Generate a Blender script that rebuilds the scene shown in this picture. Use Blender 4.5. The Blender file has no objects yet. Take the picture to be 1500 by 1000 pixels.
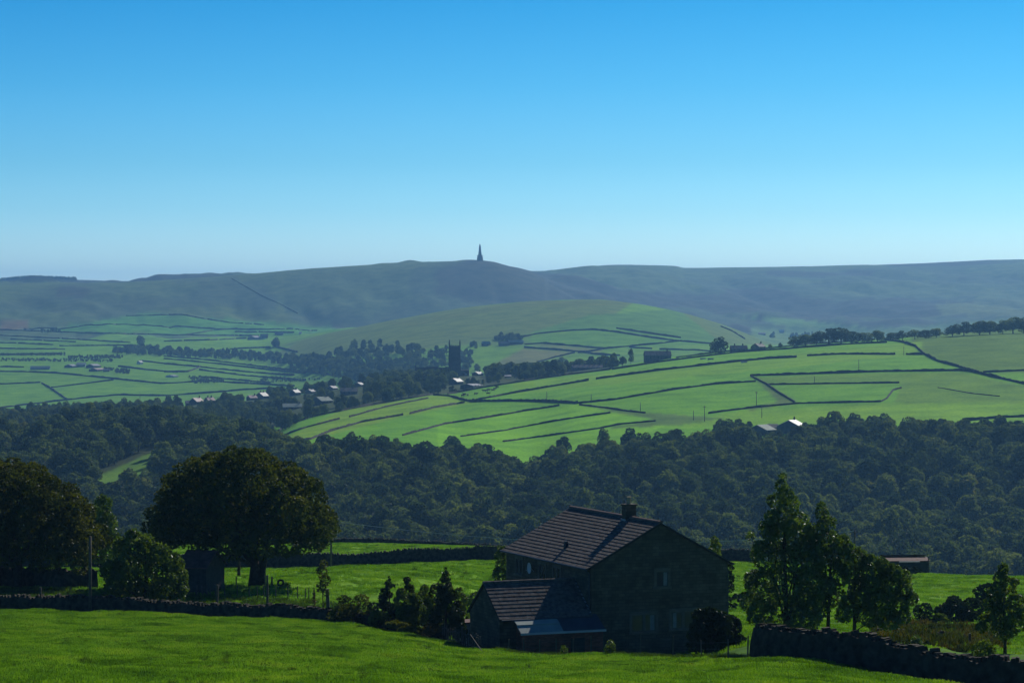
import bpy, math, random
import numpy as np
from mathutils import Vector, Matrix

# ------------------------------------------------------------------ camera
F = 4167.0            # focal length in photo pixels (photo is 1500 wide)
HY = 437.0            # row of the eye level
S = 1.488             # depth scale of the terrain table
scene = bpy.context.scene
col = scene.collection
cam_d = bpy.data.cameras.new('camera')
cam = bpy.data.objects.new('camera', cam_d)
col.objects.link(cam)
cam.location = (0, 0, 0)
cam.rotation_euler = (math.radians(90), 0, 0)
cam_d.sensor_width = 36.0
cam_d.lens = 36.0 * F / 1500.0
cam_d.shift_y = -(500.0 - HY) / 1500.0
cam_d.clip_start = 0.5
cam_d.clip_end = 60000
scene.camera = cam

# ------------------------------------------------------------------ sky and sun
SUN_AZ = math.radians(28.0)      # to the right of straight ahead (+Y)
SUN_EL = math.radians(32.5)
w = bpy.data.worlds.new('World')
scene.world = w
w.use_nodes = True
wt = w.node_tree
wt.nodes.clear()
wo = wt.nodes.new('ShaderNodeOutputWorld')
bg = wt.nodes.new('ShaderNodeBackground')
sky = wt.nodes.new('ShaderNodeTexSky')
sky.sky_type = 'NISHITA'
sky.sun_disc = False
sky.sun_elevation = SUN_EL
sky.sun_rotation = SUN_AZ
sky.altitude = 300
sky.air_density = 1.0
sky.dust_density = 0.7
sky.ozone_density = 3.0
hs = wt.nodes.new('ShaderNodeHueSaturation')
hs.inputs['Saturation'].default_value = 1.3
wt.links.new(sky.outputs[0], hs.inputs['Color'])
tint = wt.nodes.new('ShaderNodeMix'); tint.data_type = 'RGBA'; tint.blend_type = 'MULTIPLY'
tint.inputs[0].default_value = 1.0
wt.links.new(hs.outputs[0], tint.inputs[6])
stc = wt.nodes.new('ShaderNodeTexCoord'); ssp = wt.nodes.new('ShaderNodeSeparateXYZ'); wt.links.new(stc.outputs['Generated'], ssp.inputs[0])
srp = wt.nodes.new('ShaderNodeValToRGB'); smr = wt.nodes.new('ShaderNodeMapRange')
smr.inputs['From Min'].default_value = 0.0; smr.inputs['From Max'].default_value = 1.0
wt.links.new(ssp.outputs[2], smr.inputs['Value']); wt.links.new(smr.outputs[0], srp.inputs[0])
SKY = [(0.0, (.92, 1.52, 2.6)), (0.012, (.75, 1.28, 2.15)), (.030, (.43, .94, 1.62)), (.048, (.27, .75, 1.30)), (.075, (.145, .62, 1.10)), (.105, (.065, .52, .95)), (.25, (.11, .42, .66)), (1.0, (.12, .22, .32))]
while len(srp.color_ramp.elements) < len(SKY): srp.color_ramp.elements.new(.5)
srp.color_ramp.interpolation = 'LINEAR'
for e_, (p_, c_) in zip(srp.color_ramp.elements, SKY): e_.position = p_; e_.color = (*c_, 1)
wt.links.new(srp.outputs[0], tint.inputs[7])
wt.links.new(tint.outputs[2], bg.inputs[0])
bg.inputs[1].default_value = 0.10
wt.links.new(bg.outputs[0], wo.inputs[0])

sd = bpy.data.lights.new('sun', 'SUN')
sd.energy = 4.3
sd.angle = math.radians(0.5)
sd.color = (1.0, 0.95, 0.84)
sun = bpy.data.objects.new('sun', sd)
col.objects.link(sun)
sdir = Vector((math.sin(SUN_AZ) * math.cos(SUN_EL), math.cos(SUN_AZ) * math.cos(SUN_EL), math.sin(SUN_EL)))
sun.rotation_euler = sdir.to_track_quat('Z', 'Y').to_euler()
sun.location = (0, 0, 200)

scene.view_settings.view_transform = 'Standard'
scene.view_settings.look = 'None'
scene.view_settings.gamma = 1
scene.view_settings.exposure = -0.15
scene.cycles.use_denoising = True
scene.cycles.max_bounces = 6
scene.cycles.diffuse_bounces = 2
scene.cycles.glossy_bounces = 2
scene.cycles.transmission_bounces = 4
scene.cycles.volume_bounces = 0
scene.cycles.use_adaptive_sampling = True
scene.cycles.adaptive_threshold = 0.02

R = np.random.RandomState
# ------------------------------------------------------------------ numeric helpers
def pchip(x, y, xq):
    x = np.asarray(x, float); y = np.asarray(y, float)
    xq = np.clip(np.asarray(xq, float), x[0], x[-1])
    if len(x) == 2:
        return np.interp(xq, x, y)
    h = np.diff(x); d = np.diff(y) / h
    m = np.zeros(len(x))
    s = d[:-1] * d[1:]
    w1 = 2 * h[1:] + h[:-1]; w2 = h[1:] + 2 * h[:-1]
    with np.errstate(all='ignore'):
        mi = (w1 + w2) / (w1 / d[:-1] + w2 / d[1:])
    m[1:-1] = np.where(s > 0, mi, 0)
    m[0] = d[0]; m[-1] = d[-1]
    k = np.clip(np.searchsorted(x, xq, side='right') - 1, 0, len(x) - 2)
    t = (xq - x[k]) / h[k]
    t2 = t * t; t3 = t2 * t
    return (2*t3-3*t2+1)*y[k] + (t3-2*t2+t)*h[k]*m[k] + (-2*t3+3*t2)*y[k+1] + (t3-t2)*h[k]*m[k+1]

_lat = R(5).rand(256, 256)
def vnoise(x, y):
    x = np.asarray(x, float); y = np.asarray(y, float)
    xi = np.floor(x).astype(int); yi = np.floor(y).astype(int)
    fx = x - xi; fy = y - yi
    fx = fx*fx*(3-2*fx); fy = fy*fy*(3-2*fy)
    a = _lat[xi & 255, yi & 255]; b = _lat[(xi+1) & 255, yi & 255]
    c = _lat[xi & 255, (yi+1) & 255]; d = _lat[(xi+1) & 255, (yi+1) & 255]
    return (a*(1-fx)+b*fx)*(1-fy) + (c*(1-fx)+d*fx)*fy
def fbm(x, y, o=4):
    v = 0; a = 0.5; t = 0
    for i in range(o):
        v = v + a * vnoise(x * 2**i + 17.3*i, y * 2**i + 9.1*i); t += a; a *= 0.5
    return v / t

# ------------------------------------------------------------------ terrain table
# every line: depth (in base metres, times S) and the row it reaches per column
LN = [
 (1.0/S,  [(0, HY+1.7*F/1.0)]),
 (10,     [(0, HY+3.6*F/(10*S))]),
 (34,     [(0, HY+8.0*F/(34*S))]),
 (58,     [(0,1000),(700,1003),(1000,1008),(1200,1020),(1500,1065)]),
 ([(0,132),(200,130),(400,127),(500,124),(560,121),(650,117),(700,112),(760,108),(850,104),(1000,96),(1120,86),(1300,82),(1500,79)],
  [(0,896),(200,900),(400,909),(500,917),(560,925),(650,943),(700,954),(760,959),(850,962),(1000,965),(1120,966),(1300,990),(1500,1014)]),
 ([(0,140),(500,134),(700,120),(1000,112),(1120,100),(1500,96)],
  [(0,887),(400,900),(500,913),(600,950),(700,975),(850,975),(1000,968),(1060,955),(1120,946),(1300,955),(1500,968)]),
 (150,    [(0,863),(500,864),(620,872),(760,888),(1000,893),(1200,897),(1350,902),(1500,908)]),
 (220,    [(0,832),(400,832),(500,829),(730,821),(900,822),(1070,825),(1110,827),(1300,840),(1500,847)]),
 (280,    [(0,800),(490,795),(620,798),(740,802),(900,815),(1070,829),(1300,846),(1500,855)]),
 (430,    [(0,880),(1500,890)]),
 (660,    [(0,850),(500,842),(1000,838),(1500,862)]),
 ([(0,960),(400,930),(770,900),(1100,950),(1500,980)],
  [(0,665),(200,668),(400,661),(500,665),(600,675),(690,690),(770,700),(850,678),(960,660),(1100,652),(1200,640),(1300,630),(1500,625)]),
 ([(0,1350),(400,1200),(560,1300),(660,1380),(900,1450),(1200,1500),(1500,1520)],
  [(0,630),(120,625),(300,630),(390,640),(440,620),(500,603),(560,591),(635,578),(660,577),(710,567),(800,554),(900,540),(1000,524),(1100,513),(1200,504),(1300,497),(1400,488),(1500,483)]),
 ([(0,1600),(700,1660),(1500,1720)],
  [(0,612),(60,606),(120,603),(200,600),(300,592),(400,584),(500,570),(600,556),(700,551),(800,550),(900,541),(1000,527),(1100,517),(1200,509),(1300,502),(1400,494),(1500,489)]),
 (1950,   [(0,640),(300,640),(500,620),(900,600),(1500,600)]),
 (2200,   [(0,606),(200,603),(400,592),(520,570),(600,556),(750,548),(900,540),(1100,532),(1300,545),(1500,545)]),
 (2900,   [(0,524),(100,522),(200,518),(300,520),(380,522),(430,508),(500,486),(600,464),(700,448),(800,440),(870,438.5),(920,443),(1000,458),(1060,476),(1130,503),(1200,520),(1500,520)]),
 (3500,   [(0,486),(100,482),(200,478),(350,486),(500,484),(600,500),(870,500),(1000,500),(1100,500),(1200,499),(1350,490),(1500,484)]),
 (3750,   [(0,466),(100,462),(200,458),(350,468),(500,473),(620,470),(870,480),(1000,478),(1100,480),(1200,486),(1350,480),(1500,470)]),
 (4150,   [(0,418),(100,416),(200,412),(340,402.5),(450,393),(560,386.5),(640,383),(700,381.3),(718,382.5),(740,388),(770,397),(800,408),(850,424),(900,436),(1000,452),(1200,465),(1500,455)]),
 (5500,   [(0,412),(30,409),(60,408),(110,410.5),(200,412.5),(300,409.5),(450,404),(600,396),(700,396),(760,398.5),(800,398),(830,395),(870,390),(905,388.3),(950,389),(990,390.5),(1003,393),(1060,392),(1200,389.3),(1350,386),(1500,380)]),
 (7200,   [(0,425),(1500,418)]),
 (9000,   [(0,440),(1500,440)]),
]
PX0, PX1 = -750.0, 2250.0
U = np.concatenate([np.linspace(-0.36, -0.205, 40)[:-1], np.arange(-0.205, 0.205, 0.00075), np.linspace(0.205, 0.36, 40)])
Yn = np.concatenate([np.geomspace(1, 82, 40)[:-1], np.geomspace(82, 430, 300)[:-1], np.geomspace(430, 2900, 330)[:-1], np.geomspace(2900, 13390, 300)])
pxU = U * F + 750
st_y = []; st_z = []
for yy, pts in LN:
    if isinstance(yy, list):
        Yc = pchip([PX0] + [p[0] for p in yy] + [PX1], [yy[0][1]] + [p[1] for p in yy] + [yy[-1][1]], pxU) * S
    else:
        Yc = np.full(len(U), yy * S)
    if len(pts) == 1:
        pc = np.full(len(U), float(pts[0][1]))
    else:
        pc = pchip([PX0] + [p[0] for p in pts] + [PX1], [pts[0][1]] + [p[1] for p in pts] + [pts[-1][1]], pxU)
    st_y.append(Yc); st_z.append(-(pc - HY) / F * Yc)
st_y = np.array(st_y); st_z = np.array(st_z)
TAB = np.zeros((len(U), len(Yn)))
for i in range(len(U)):
    TAB[i] = pchip(st_y[:, i], st_z[:, i], Yn)
    # the foreground field rises evenly to its brow
    q = (Yn > st_y[3, i]) & (Yn < st_y[4, i]); t_ = (Yn[q] - st_y[3, i]) / (st_y[4, i] - st_y[3, i])
    p3 = HY - st_z[3, i]*F/st_y[3, i]; p4 = HY - st_z[4, i]*F/st_y[4, i]
    TAB[i, q] = -((p3 + (p4-p3)*(1.25*t_ - .25*t_*t_)) - HY) / F * Yn[q]
XX = U[:, None] * Yn[None, :]; YY = np.repeat(Yn[None, :], len(U), 0)
# relief: turf bumps near, folds on the wooded side, gullies on the moors
near = np.clip((520 - YY) / 150, 0, 1) * np.clip((YY - 20) / 40, 0, 1)
TAB += near * ((fbm(XX/5.0, YY/5.0, 3) - .5) * 0.55 + (fbm(XX/1.3+7, YY/1.6, 2) - .5) * 0.30)
mid = np.clip((YY - 850) / 150, 0, 1) * np.clip((3100 - YY) / 200, 0, 1)
TAB += mid * (fbm(XX/60.0+3, YY/60.0, 4) - .5) * 2.2
wood_m = np.clip((YY - 900) / 150, 0, 1) * np.clip((2150 - YY) / 300, 0, 1) * np.clip((330 - (XX/YY*F+750)) / 150, 0, 1)
wr = np.clip((YY - 960) / 100, 0, 1) * np.clip((st_y[11][:, None] - 110 - YY) / 90, 0, 1)
TAB += wr * (fbm(XX/75.0+60, YY/130.0+8, 3) - .5) * 30
TAB += wood_m * (fbm(XX/120.0+31, YY/160.0, 3) - .5) * 26
far = np.clip((YY - 4300) / 900, 0, 1)
gx = fbm(XX/420.0 + 0.25*YY/420.0, YY/900.0+11, 5)
gully = np.abs(gx - .5) * 2
crest = np.exp(-((YY - 4150*S) / 260.0)**2) * (XX/YY*F+750 < 800) + np.exp(-((YY - 5500*S) / 900.0)**4)
crest = np.clip(crest, 0, 1)
TAB += far * (1 - .93*crest) * ((np.clip(gully, 0, .35) - .25) * 70 + (fbm(XX/110., YY/110.+5, 4) - .5) * 26)

def Hz(X, Y):
    X = np.asarray(X, float); Y = np.asarray(Y, float)
    u = np.clip(X / np.maximum(Y, 1e-3), U[0], U[-1]); yy = np.clip(Y, Yn[0], Yn[-1])
    i = np.clip(np.searchsorted(U, u) - 1, 0, len(U) - 2); j = np.clip(np.searchsorted(Yn, yy) - 1, 0, len(Yn) - 2)
    a = (u - U[i]) / (U[i+1] - U[i]); b = (yy - Yn[j]) / (Yn[j+1] - Yn[j])
    return (TAB[i, j]*(1-a) + TAB[i+1, j]*a)*(1-b) + (TAB[i, j+1]*(1-a) + TAB[i+1, j+1]*a)*b
def hit(px, py, y0, y1):
    """point of the terrain between depths y0 and y1 that shows at (px, py)"""
    ys = np.linspace(y0, y1, 600)
    u = (px - 750) / F; v = (py - HY) / F
    g = Hz(u * ys, ys) + v * ys
    k = np.where((g[:-1] < 0) & (g[1:] >= 0))[0]
    if len(k): 
        k = k[0]; t = -g[k] / (g[k+1] - g[k]); y = ys[k] + t * (ys[k+1] - ys[k])
    else:
        y = ys[np.argmin(np.abs(g))]
    return Vector((u * y, y, float(Hz(u * y, y))))
def gp(px, y):
    """ground point under column px at depth y"""
    x = (px - 750) / F * y
    return Vector((x, y, float(Hz(x, y))))
def P(px, py, y):
    return Vector(((px - 750) / F * y, y, -(py - HY) / F * y))

# ------------------------------------------------------------------ scene helpers
def tag(o, label=None, cat=None, group=None, kind=None):
    if label: o['label'] = label
    if cat: o['category'] = cat
    if group: o['group'] = group
    if kind: o['kind'] = kind
    return o
def link(name, me, parent=None):
    o = bpy.data.objects.new(name, me)
    col.objects.link(o)
    if parent is not None: o.parent = parent
    return o
def empty(name, loc, rz=0, label=None, cat=None, group=None):
    o = link(name, None); o.location = loc; o.rotation_euler = (0, 0, rz)
    return tag(o, label, cat, group)
def mesh_np(name, V, Fq, mats, smooth=False, mi=None):
    """V (n,3); Fq (m,k) same-size faces"""
    me = bpy.data.meshes.new(name)
    V = np.ascontiguousarray(V, dtype=np.float32); Fq = np.ascontiguousarray(Fq, dtype=np.int32)
    m, k = Fq.shape
    me.vertices.add(len(V)); me.vertices.foreach_set('co', V.ravel())
    me.loops.add(m * k); me.loops.foreach_set('vertex_index', Fq.ravel())
    me.polygons.add(m)
    me.polygons.foreach_set('loop_start', np.arange(0, m * k, k, dtype=np.int32))
    me.polygons.foreach_set('use_smooth', np.full(m, smooth))
    for x in mats: me.materials.append(x)
    if mi is not None: me.polygons.foreach_set('material_index', np.asarray(mi, dtype=np.int32))
    me.update(calc_edges=True)
    return me
class MB:
    def __init__(s): s.v = []; s.f = []; s.m = []
    def add(s, vs, fs, mi=0):
        n = len(s.v); s.v += [tuple(v) for v in vs]; s.f += [tuple(n + i for i in f) for f in fs]; s.m += [mi] * len(fs)
    def box(s, x0, x1, y0, y1, z0, z1, M=None, mi=0):
        vs = [Vector((x, y, z)) for z in (z0, z1) for x, y in ((x0, y0), (x1, y0), (x1, y1), (x0, y1))]
        if M is not None: vs = [M @ v for v in vs]
        s.add(vs, [(3, 2, 1, 0), (4, 5, 6, 7), (0, 1, 5, 4), (1, 2, 6, 5), (2, 3, 7, 6), (3, 0, 4, 7)], mi)
    def tube(s, pts, rad, n=8, mi=0, cap=True):
        pts = [Vector(p) for p in pts]
        if not hasattr(rad, '__len__'): rad = [rad] * len(pts)
        base = len(s.v); up = Vector((0, 0, 1))
        for i, p in enumerate(pts):
            d = (pts[min(i+1, len(pts)-1)] - pts[max(i-1, 0)]).normalized()
            a = d.cross(up if abs(d.z) < .9 else Vector((1, 0, 0))).normalized(); b = d.cross(a).normalized()
            for k in range(n):
                t = 2*math.pi*k/n
                s.v.append(tuple(p + (a*math.cos(t) + b*math.sin(t)) * rad[i]))
        for i in range(len(pts)-1):
            for k in range(n):
                s.f.append((base+i*n+k, base+i*n+(k+1) % n, base+(i+1)*n+(k+1) % n, base+(i+1)*n+k)); s.m.append(mi)
        if cap:
            s.f.append(tuple(base + k for k in range(n))[::-1]); s.m.append(mi)
            s.f.append(tuple(base + (len(pts)-1)*n + k for k in range(n))); s.m.append(mi)
    def build(s, name, mats, parent=None, smooth=False):
        me = bpy.data.meshes.new(name)
        me.from_pydata(s.v, [], s.f)
        if not isinstance(mats, (list, tuple)): mats = [mats]
        for x in mats: me.materials.append(x)
        me.polygons.foreach_set('material_index', s.m)
        if smooth: me.polygons.foreach_set('use_smooth', [True]*len(s.f))
        me.update()
        return link(name, me, parent)

# ------------------------------------------------------------------ materials
def new_mat(name):
    m = bpy.data.materials.new(name); m.use_nodes = True
    t = m.node_tree; t.nodes.clear()
    o = t.nodes.new('ShaderNodeOutputMaterial')
    return m, t, o
def nd(t, kind, **kw):
    n = t.nodes.new(kind)
    for k, v in kw.items():
        if k in n.inputs: n.inputs[k].default_value = v
        else: setattr(n, k, v)
    return n
def noise(t, scale, detail=4, rough=.55, src='Object'):
    tc = nd(t, 'ShaderNodeTexCoord'); n = nd(t, 'ShaderNodeTexNoise')
    n.inputs['Scale'].default_value = scale; n.inputs['Detail'].default_value = detail; n.inputs['Roughness'].default_value = rough
    t.links.new(tc.outputs[src], n.inputs['Vector'])
    return n
def ramp(t, fac, stops):
    r = nd(t, 'ShaderNodeValToRGB')
    e = r.color_ramp.elements
    while len(e) < len(stops): e.new(.5)
    for i, (p, c) in enumerate(stops):
        e[i].position = p; e[i].color = (*c, 1) if len(c) == 3 else c
    t.links.new(fac, r.inputs[0])
    return r
def mixc(t, a, b, fac, mode='MIX'):
    m = nd(t, 'ShaderNodeMix', data_type='RGBA', blend_type=mode)
    for s_, i in ((fac, 0), (a, 6), (b, 7)):
        if hasattr(s_, 'links') or isinstance(s_, bpy.types.NodeSocket): t.links.new(s_, m.inputs[i])
        elif isinstance(s_, (int, float)): m.inputs[i].default_value = s_
        else: m.inputs[i].default_value = (*s_, 1)
    return m.outputs[2]
def bump(t, height, strength, dist):
    b = nd(t, 'ShaderNodeBump'); b.inputs['Strength'].default_value = strength; b.inputs['Distance'].default_value = dist
    t.links.new(height, b.inputs['Height'])
    return b.outputs[0]
def plain(name, c, rough=.7, var=.25, scale=3.0, spec=.3, metal=0.0, bmp=0.0):
    m, t, o = new_mat(name)
    p = nd(t, 'ShaderNodeBsdfPrincipled')
    p.inputs['Roughness'].default_value = rough; p.inputs['Specular IOR Level'].default_value = spec
    p.inputs['Metallic'].default_value = metal
    n = noise(t, scale)
    lo = tuple(x*(1-var) for x in c); hi = tuple(min(1, x*(1+var)) for x in c)
    r = ramp(t, n.outputs[0], [(.3, lo), (.7, hi)])
    t.links.new(r.outputs[0], p.inputs['Base Color'])
    if bmp: t.links.new(bump(t, n.outputs[0], .6, bmp), p.inputs['Normal'])
    t.links.new(p.outputs[0], o.inputs[0])
    return m
def leaf_mat(name, stops, trans=.45, gloss=.06, grough=.35, nscale=.35, rnd=.5):
    """foliage: diffuse + translucent, colour from crown noise and a per-object random"""
    m, t, o = new_mat(name)
    geo = nd(t, 'ShaderNodeNewGeometry'); n = nd(t, 'ShaderNodeTexNoise')
    n.inputs['Scale'].default_value = nscale; n.inputs['Detail'].default_value = 4; n.inputs['Roughness'].default_value = .6
    t.links.new(geo.outputs['Position'], n.inputs['Vector'])
    oi = nd(t, 'ShaderNodeObjectInfo')
    mx = nd(t, 'ShaderNodeMath', operation='MULTIPLY_ADD')
    t.links.new(oi.outputs['Random'], mx.inputs[0]); mx.inputs[1].default_value = rnd
    sc = nd(t, 'ShaderNodeMath', operation='MULTIPLY_ADD')
    t.links.new(n.outputs[0], sc.inputs[0]); sc.inputs[1].default_value = (1-rnd)*1.6; sc.inputs[2].default_value = -(1-rnd)*.3
    t.links.new(sc.outputs[0], mx.inputs[2])
    r = ramp(t, mx.outputs[0], stops)
    d = nd(t, 'ShaderNodeBsdfDiffuse'); tr = nd(t, 'ShaderNodeBsdfTranslucent')
    t.links.new(r.outputs[0], d.inputs[0])
    yl = mixc(t, r.outputs[0], (1.3, 1.25, .45), 1.0, 'MULTIPLY')
    t.links.new(yl, tr.inputs[0])
    ms = nd(t, 'ShaderNodeMixShader'); ms.inputs[0].default_value = trans
    t.links.new(d.outputs[0], ms.inputs[1]); t.links.new(tr.outputs[0], ms.inputs[2])
    g = nd(t, 'ShaderNodeBsdfGlossy'); g.inputs['Roughness'].default_value = grough
    g.inputs[0].default_value = (.9, .95, 1, 1)
    m2 = nd(t, 'ShaderNodeMixShader'); m2.inputs[0].default_value = gloss
    t.links.new(ms.outputs[0], m2.inputs[1]); t.links.new(g.outputs[0], m2.inputs[2])
    t.links.new(m2.outputs[0], o.inputs[0])
    return m
def stone_mat(name, c, sx=2.2, sz=5.0, var=.45, mortar=.35, rough=.9, bricks=False):
    m, t, o = new_mat(name)
    p = nd(t, 'ShaderNodeBsdfPrincipled'); p.inputs['Roughness'].default_value = rough; p.inputs['Specular IOR Level'].default_value = .2
    tc = nd(t, 'ShaderNodeTexCoord'); sp = nd(t, 'ShaderNodeSeparateXYZ'); t.links.new(tc.outputs['Object'], sp.inputs[0])
    ad = nd(t, 'ShaderNodeMath', operation='ADD'); t.links.new(sp.outputs[0], ad.inputs[0]); t.links.new(sp.outputs[1], ad.inputs[1])
    cb = nd(t, 'ShaderNodeCombineXYZ'); t.links.new(ad.outputs[0], cb.inputs[0]); t.links.new(sp.outputs[2], cb.inputs[1])
    bt = nd(t, 'ShaderNodeTexBrick')
    t.links.new(cb.outputs[0], bt.inputs['Vector'])
    bt.inputs['Scale'].default_value = 1.0
    bt.inputs['Brick Width'].default_value = 1.0/sx; bt.inputs['Row Height'].default_value = 1.0/sz
    bt.inputs['Mortar Size'].default_value = .012
    bt.inputs['Color1'].default_value = (*[x*(1-var) for x in c], 1); bt.inputs['Color2'].default_value = (*[x*(1+var) for x in c], 1)
    bt.inputs['Mortar'].default_value = (*[x*mortar for x in c], 1)
    n = noise(t, 1.3, 5)
    cc = mixc(t, bt.outputs[0], ramp(t, n.outputs[0], [(.3, (.6, .6, .6)), (.7, (1.25, 1.2, 1.15))]).outputs[0], 1.0, 'MULTIPLY')
    t.links.new(cc, p.inputs['Base Color'])
    t.links.new(bump(t, bt.outputs['Fac'], -.6, .02), p.inputs['Normal'])
    t.links.new(p.outputs[0], o.inputs[0])
    return m

M = {}
M['stone'] = stone_mat('house_stone', (.118, .102, .076), var=.22, mortar=.6)
M['brick'] = stone_mat('shed_brick', (.26, .095, .065), 4.4, 13.0, .3, .8)
M['slate'] = plain('stone_slate', (.132, .118, .110), .9, .45, 4.0, .06)
M['slate_edge'] = plain('slate_edge', (.05, .042, .04), .95, .3, 3, .05)
M['ridge'] = plain('ridge_tile', (.20, .12, .10), .8)
M['sheet'] = plain('roof_sheet', (.27, .33, .31), .7, .15, 1.5, .15)
M['sheet_dark'] = plain('dark_felt', (.06, .075, .10), .8, .2, 1.5, .15)
M['frame'] = plain('window_frame', (.10, .09, .075), .6)
M['surround'] = plain('stone_surround', (.15, .132, .105), .8)
M['glass'] = plain('window_glass', (.05, .055, .06), .08, .1, 1, .6)
M['curtain'] = plain('curtain', (.22, .24, .24), .9)
M['pipe'] = plain('gutter_plastic', (.05, .06, .075), .5)
M['lead'] = plain('lead_flashing', (.3, .33, .38), .5)
M['pot'] = plain('chimney_pot', (.42, .34, .2), .8)
M['drywall'] = plain('drystone', (.055, .048, .036), .95, .6, 2.6, .15, 0, .08)
M['farwall'] = plain('drystone_far', (.06, .055, .048), .95, .4, .2, .1)
M['wood'] = plain('weathered_wood', (.11, .095, .075), .85, .3, 4)
M['darkwood'] = plain('dark_boards', (.045, .05, .045), .85, .3, 4)
M['redroof'] = plain('rusted_roof', (.13, .06, .05), .8, .4, 2)
M['bark'] = plain('bark', (.055, .045, .035), .95, .4, 4, .1, 0, .03)
M['metal'] = plain('galvanised', (.45, .47, .5), .4, .1, 2, .5, .8)
M['white'] = plain('white_paint', (.55, .56, .56), .5, .06, 2)
M['rubber'] = plain('rubber', (.02, .02, .022), .7)
M['vstone'] = plain('village_stone', (.10, .095, .085), .9, .3, .6)
M['vroof'] = plain('village_slate', (.13, .13, .125), .75, .3, .6, .2)
M['vroof_l'] = plain('pale_glint_roof', (.33, .33, .33), .55, .2, .6, .4)  # slate lightened: the sun glint on roofs is put into the colour
M['vroof_p'] = plain('pink_glint_roof', (.42, .28, .26), .55, .15, .6, .4)  # pinkish sunlight on roofs and gable, put into the roof colour
M['vroof_g'] = plain('green_grey_roof', (.20, .26, .22), .75, .2, .6, .2)
M['church'] = plain('blackened_stone', (.05, .048, .045), .9, .3, .5)
M['pike'] = plain('monument_stone', (.06, .058, .055), .9, .3, .1)
M['cow_b'] = plain('black_hide', (.02, .018, .016), .7)
M['cable'] = plain('cable', (.5, .5, .5), .4, .05, 1, .6)
G1 = [(.0, (.014, .026, .014)), (.33, (.030, .054, .020)), (.56, (.075, .115, .036)), (.8, (.14, .185, .055)), (1.0, (.20, .18, .06))]
M['leaf_wood'] = leaf_mat('wood_leaves', G1, .45, .02, .6, .018, .5)
M['leaf_syc'] = leaf_mat('sycamore_leaves', [(.25, (.020, .036, .008)), (.5, (.048, .070, .011)), (.75, (.12, .135, .018))], .38, .015, .5, .35, .15)
M['leaf_brown'] = leaf_mat('browning_leaves', [(.25, (.020, .032, .008)), (.5, (.046, .062, .010)), (.75, (.105, .115, .016))], .38, .015, .5, .35, .15)
M['leaf_green'] = leaf_mat('fresh_leaves', [(.2, (.030, .062, .010)), (.5, (.070, .12, .016)), (.8, (.14, .20, .026))], .45, .03, .4, .8, .15)
M['leaf_birch'] = leaf_mat('glossy_leaves', [(.2, (.032, .065, .014)), (.5, (.070, .125, .022)), (.8, (.14, .21, .036))], .42, .05, .42, .9, .15)
M['leaf_dark'] = leaf_mat('dark_leaves', [(.2, (.010, .024, .008)), (.6, (.020, .038, .012)), (.9, (.035, .055, .016))], .3, .02, .4, .9, .15)
M['leaf_rust'] = leaf_mat('rusty_leaves', [(.2, (.04, .045, .010)), (.6, (.08, .072, .016)), (.9, (.13, .09, .022))], .42, .02, .4, .9, .15)
M['bracken'] = leaf_mat('bracken', [(.3, (.035, .055, .014)), (.52, (.06, .075, .020)), (.64, (.10, .075, .022)), (.75, (.07, .11, .02))], .35, .01, .5, .35, .35)
M['grass'] = leaf_mat('grass_blades', [(.22, (.030, .085, .010)), (.42, (.085, .20, .012)), (.55, (.135, .29, .022)), (.78, (.21, .33, .035))], .5, .02, .5, .30, .18)
M['rush'] = leaf_mat('rush_tufts', [(.1, (.03, .065, .010)), (.6, (.05, .10, .014)), (1.0, (.09, .13, .02))], .4, .02, .5, .3, .6)

# ------------------------------------------------------------------ haze
hz = MB(); hz.box(-9500, 9500, -9500, 15500, -560, 420)
# (built further down, after the terrain, see the end)

# ------------------------------------------------------------------ land cover (colour of turf, moor, wood floor)
PXg = XX / YY * F + 750; PYg = HY - TAB / YY * F
def inpoly(px, py, poly):
    ins = np.zeros(px.shape, bool); n = len(poly)
    for i in range(n):
        x0, y0 = poly[i]; x1, y1 = poly[(i+1) % n]
        c = ((y0 > py) != (y1 > py)) & (px < (x1-x0)*(py-y0)/(y1-y0+1e-9) + x0)
        ins ^= c
    return ins
C = np.zeros(TAB.shape + (3,)); 
def paint(mask, c): C[mask] = c
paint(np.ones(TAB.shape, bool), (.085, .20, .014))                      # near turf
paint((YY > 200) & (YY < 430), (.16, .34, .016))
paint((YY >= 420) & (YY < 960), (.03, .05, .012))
FT_PX = [0, 60, 150, 200, 300, 395, 420, 500, 560, 640, 700, 740, 775, 800, 860, 900, 960, 1040, 1060, 1200, 1230, 1300, 1500]
FT_PY = [628, 625, 612, 607, 618, 647, 660, 662, 663, 672, 674, 680, 698, 682, 672, 664, 660, 654, 637, 634, 634, 631, 634]
ftop = np.interp(PXg, FT_PX, FT_PY)
paint((YY >= 900) & (YY < 2300), (.135, .38, .008))                      # spur pasture
sp = (YY > 900) & (YY < 2300)
paint(sp & inpoly(PXg, PYg, [(390,655),(500,600),(640,578),(700,588),(590,610),(430,650)]), (.18, .36, .010))
paint(sp & inpoly(PXg, PYg, [(1320,470),(1340,507),(1353,518),(1428,545),(1600,545),(1600,470)]), (.105, .23, .018))
paint(sp & inpoly(PXg, PYg, [(1100,552),(1400,544),(1500,565),(1500,600),(1310,590),(1320,562),(1123,563)]), (.13, .29, .014))
paint(sp & inpoly(PXg, PYg, [(750,560),(1350,500),(1350,519),(750,577)]), (.17, .39, .008))
paint(sp & inpoly(PXg, PYg, [(640,620),(850,592),(1010,612),(900,650),(770,690),(640,660)]), (.18, .47, .006))
paint(sp & inpoly(PXg, PYg, [(1300,590),(1600,590),(1600,615),(1000,625),(1060,605)]), (.19, .42, .008))
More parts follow.
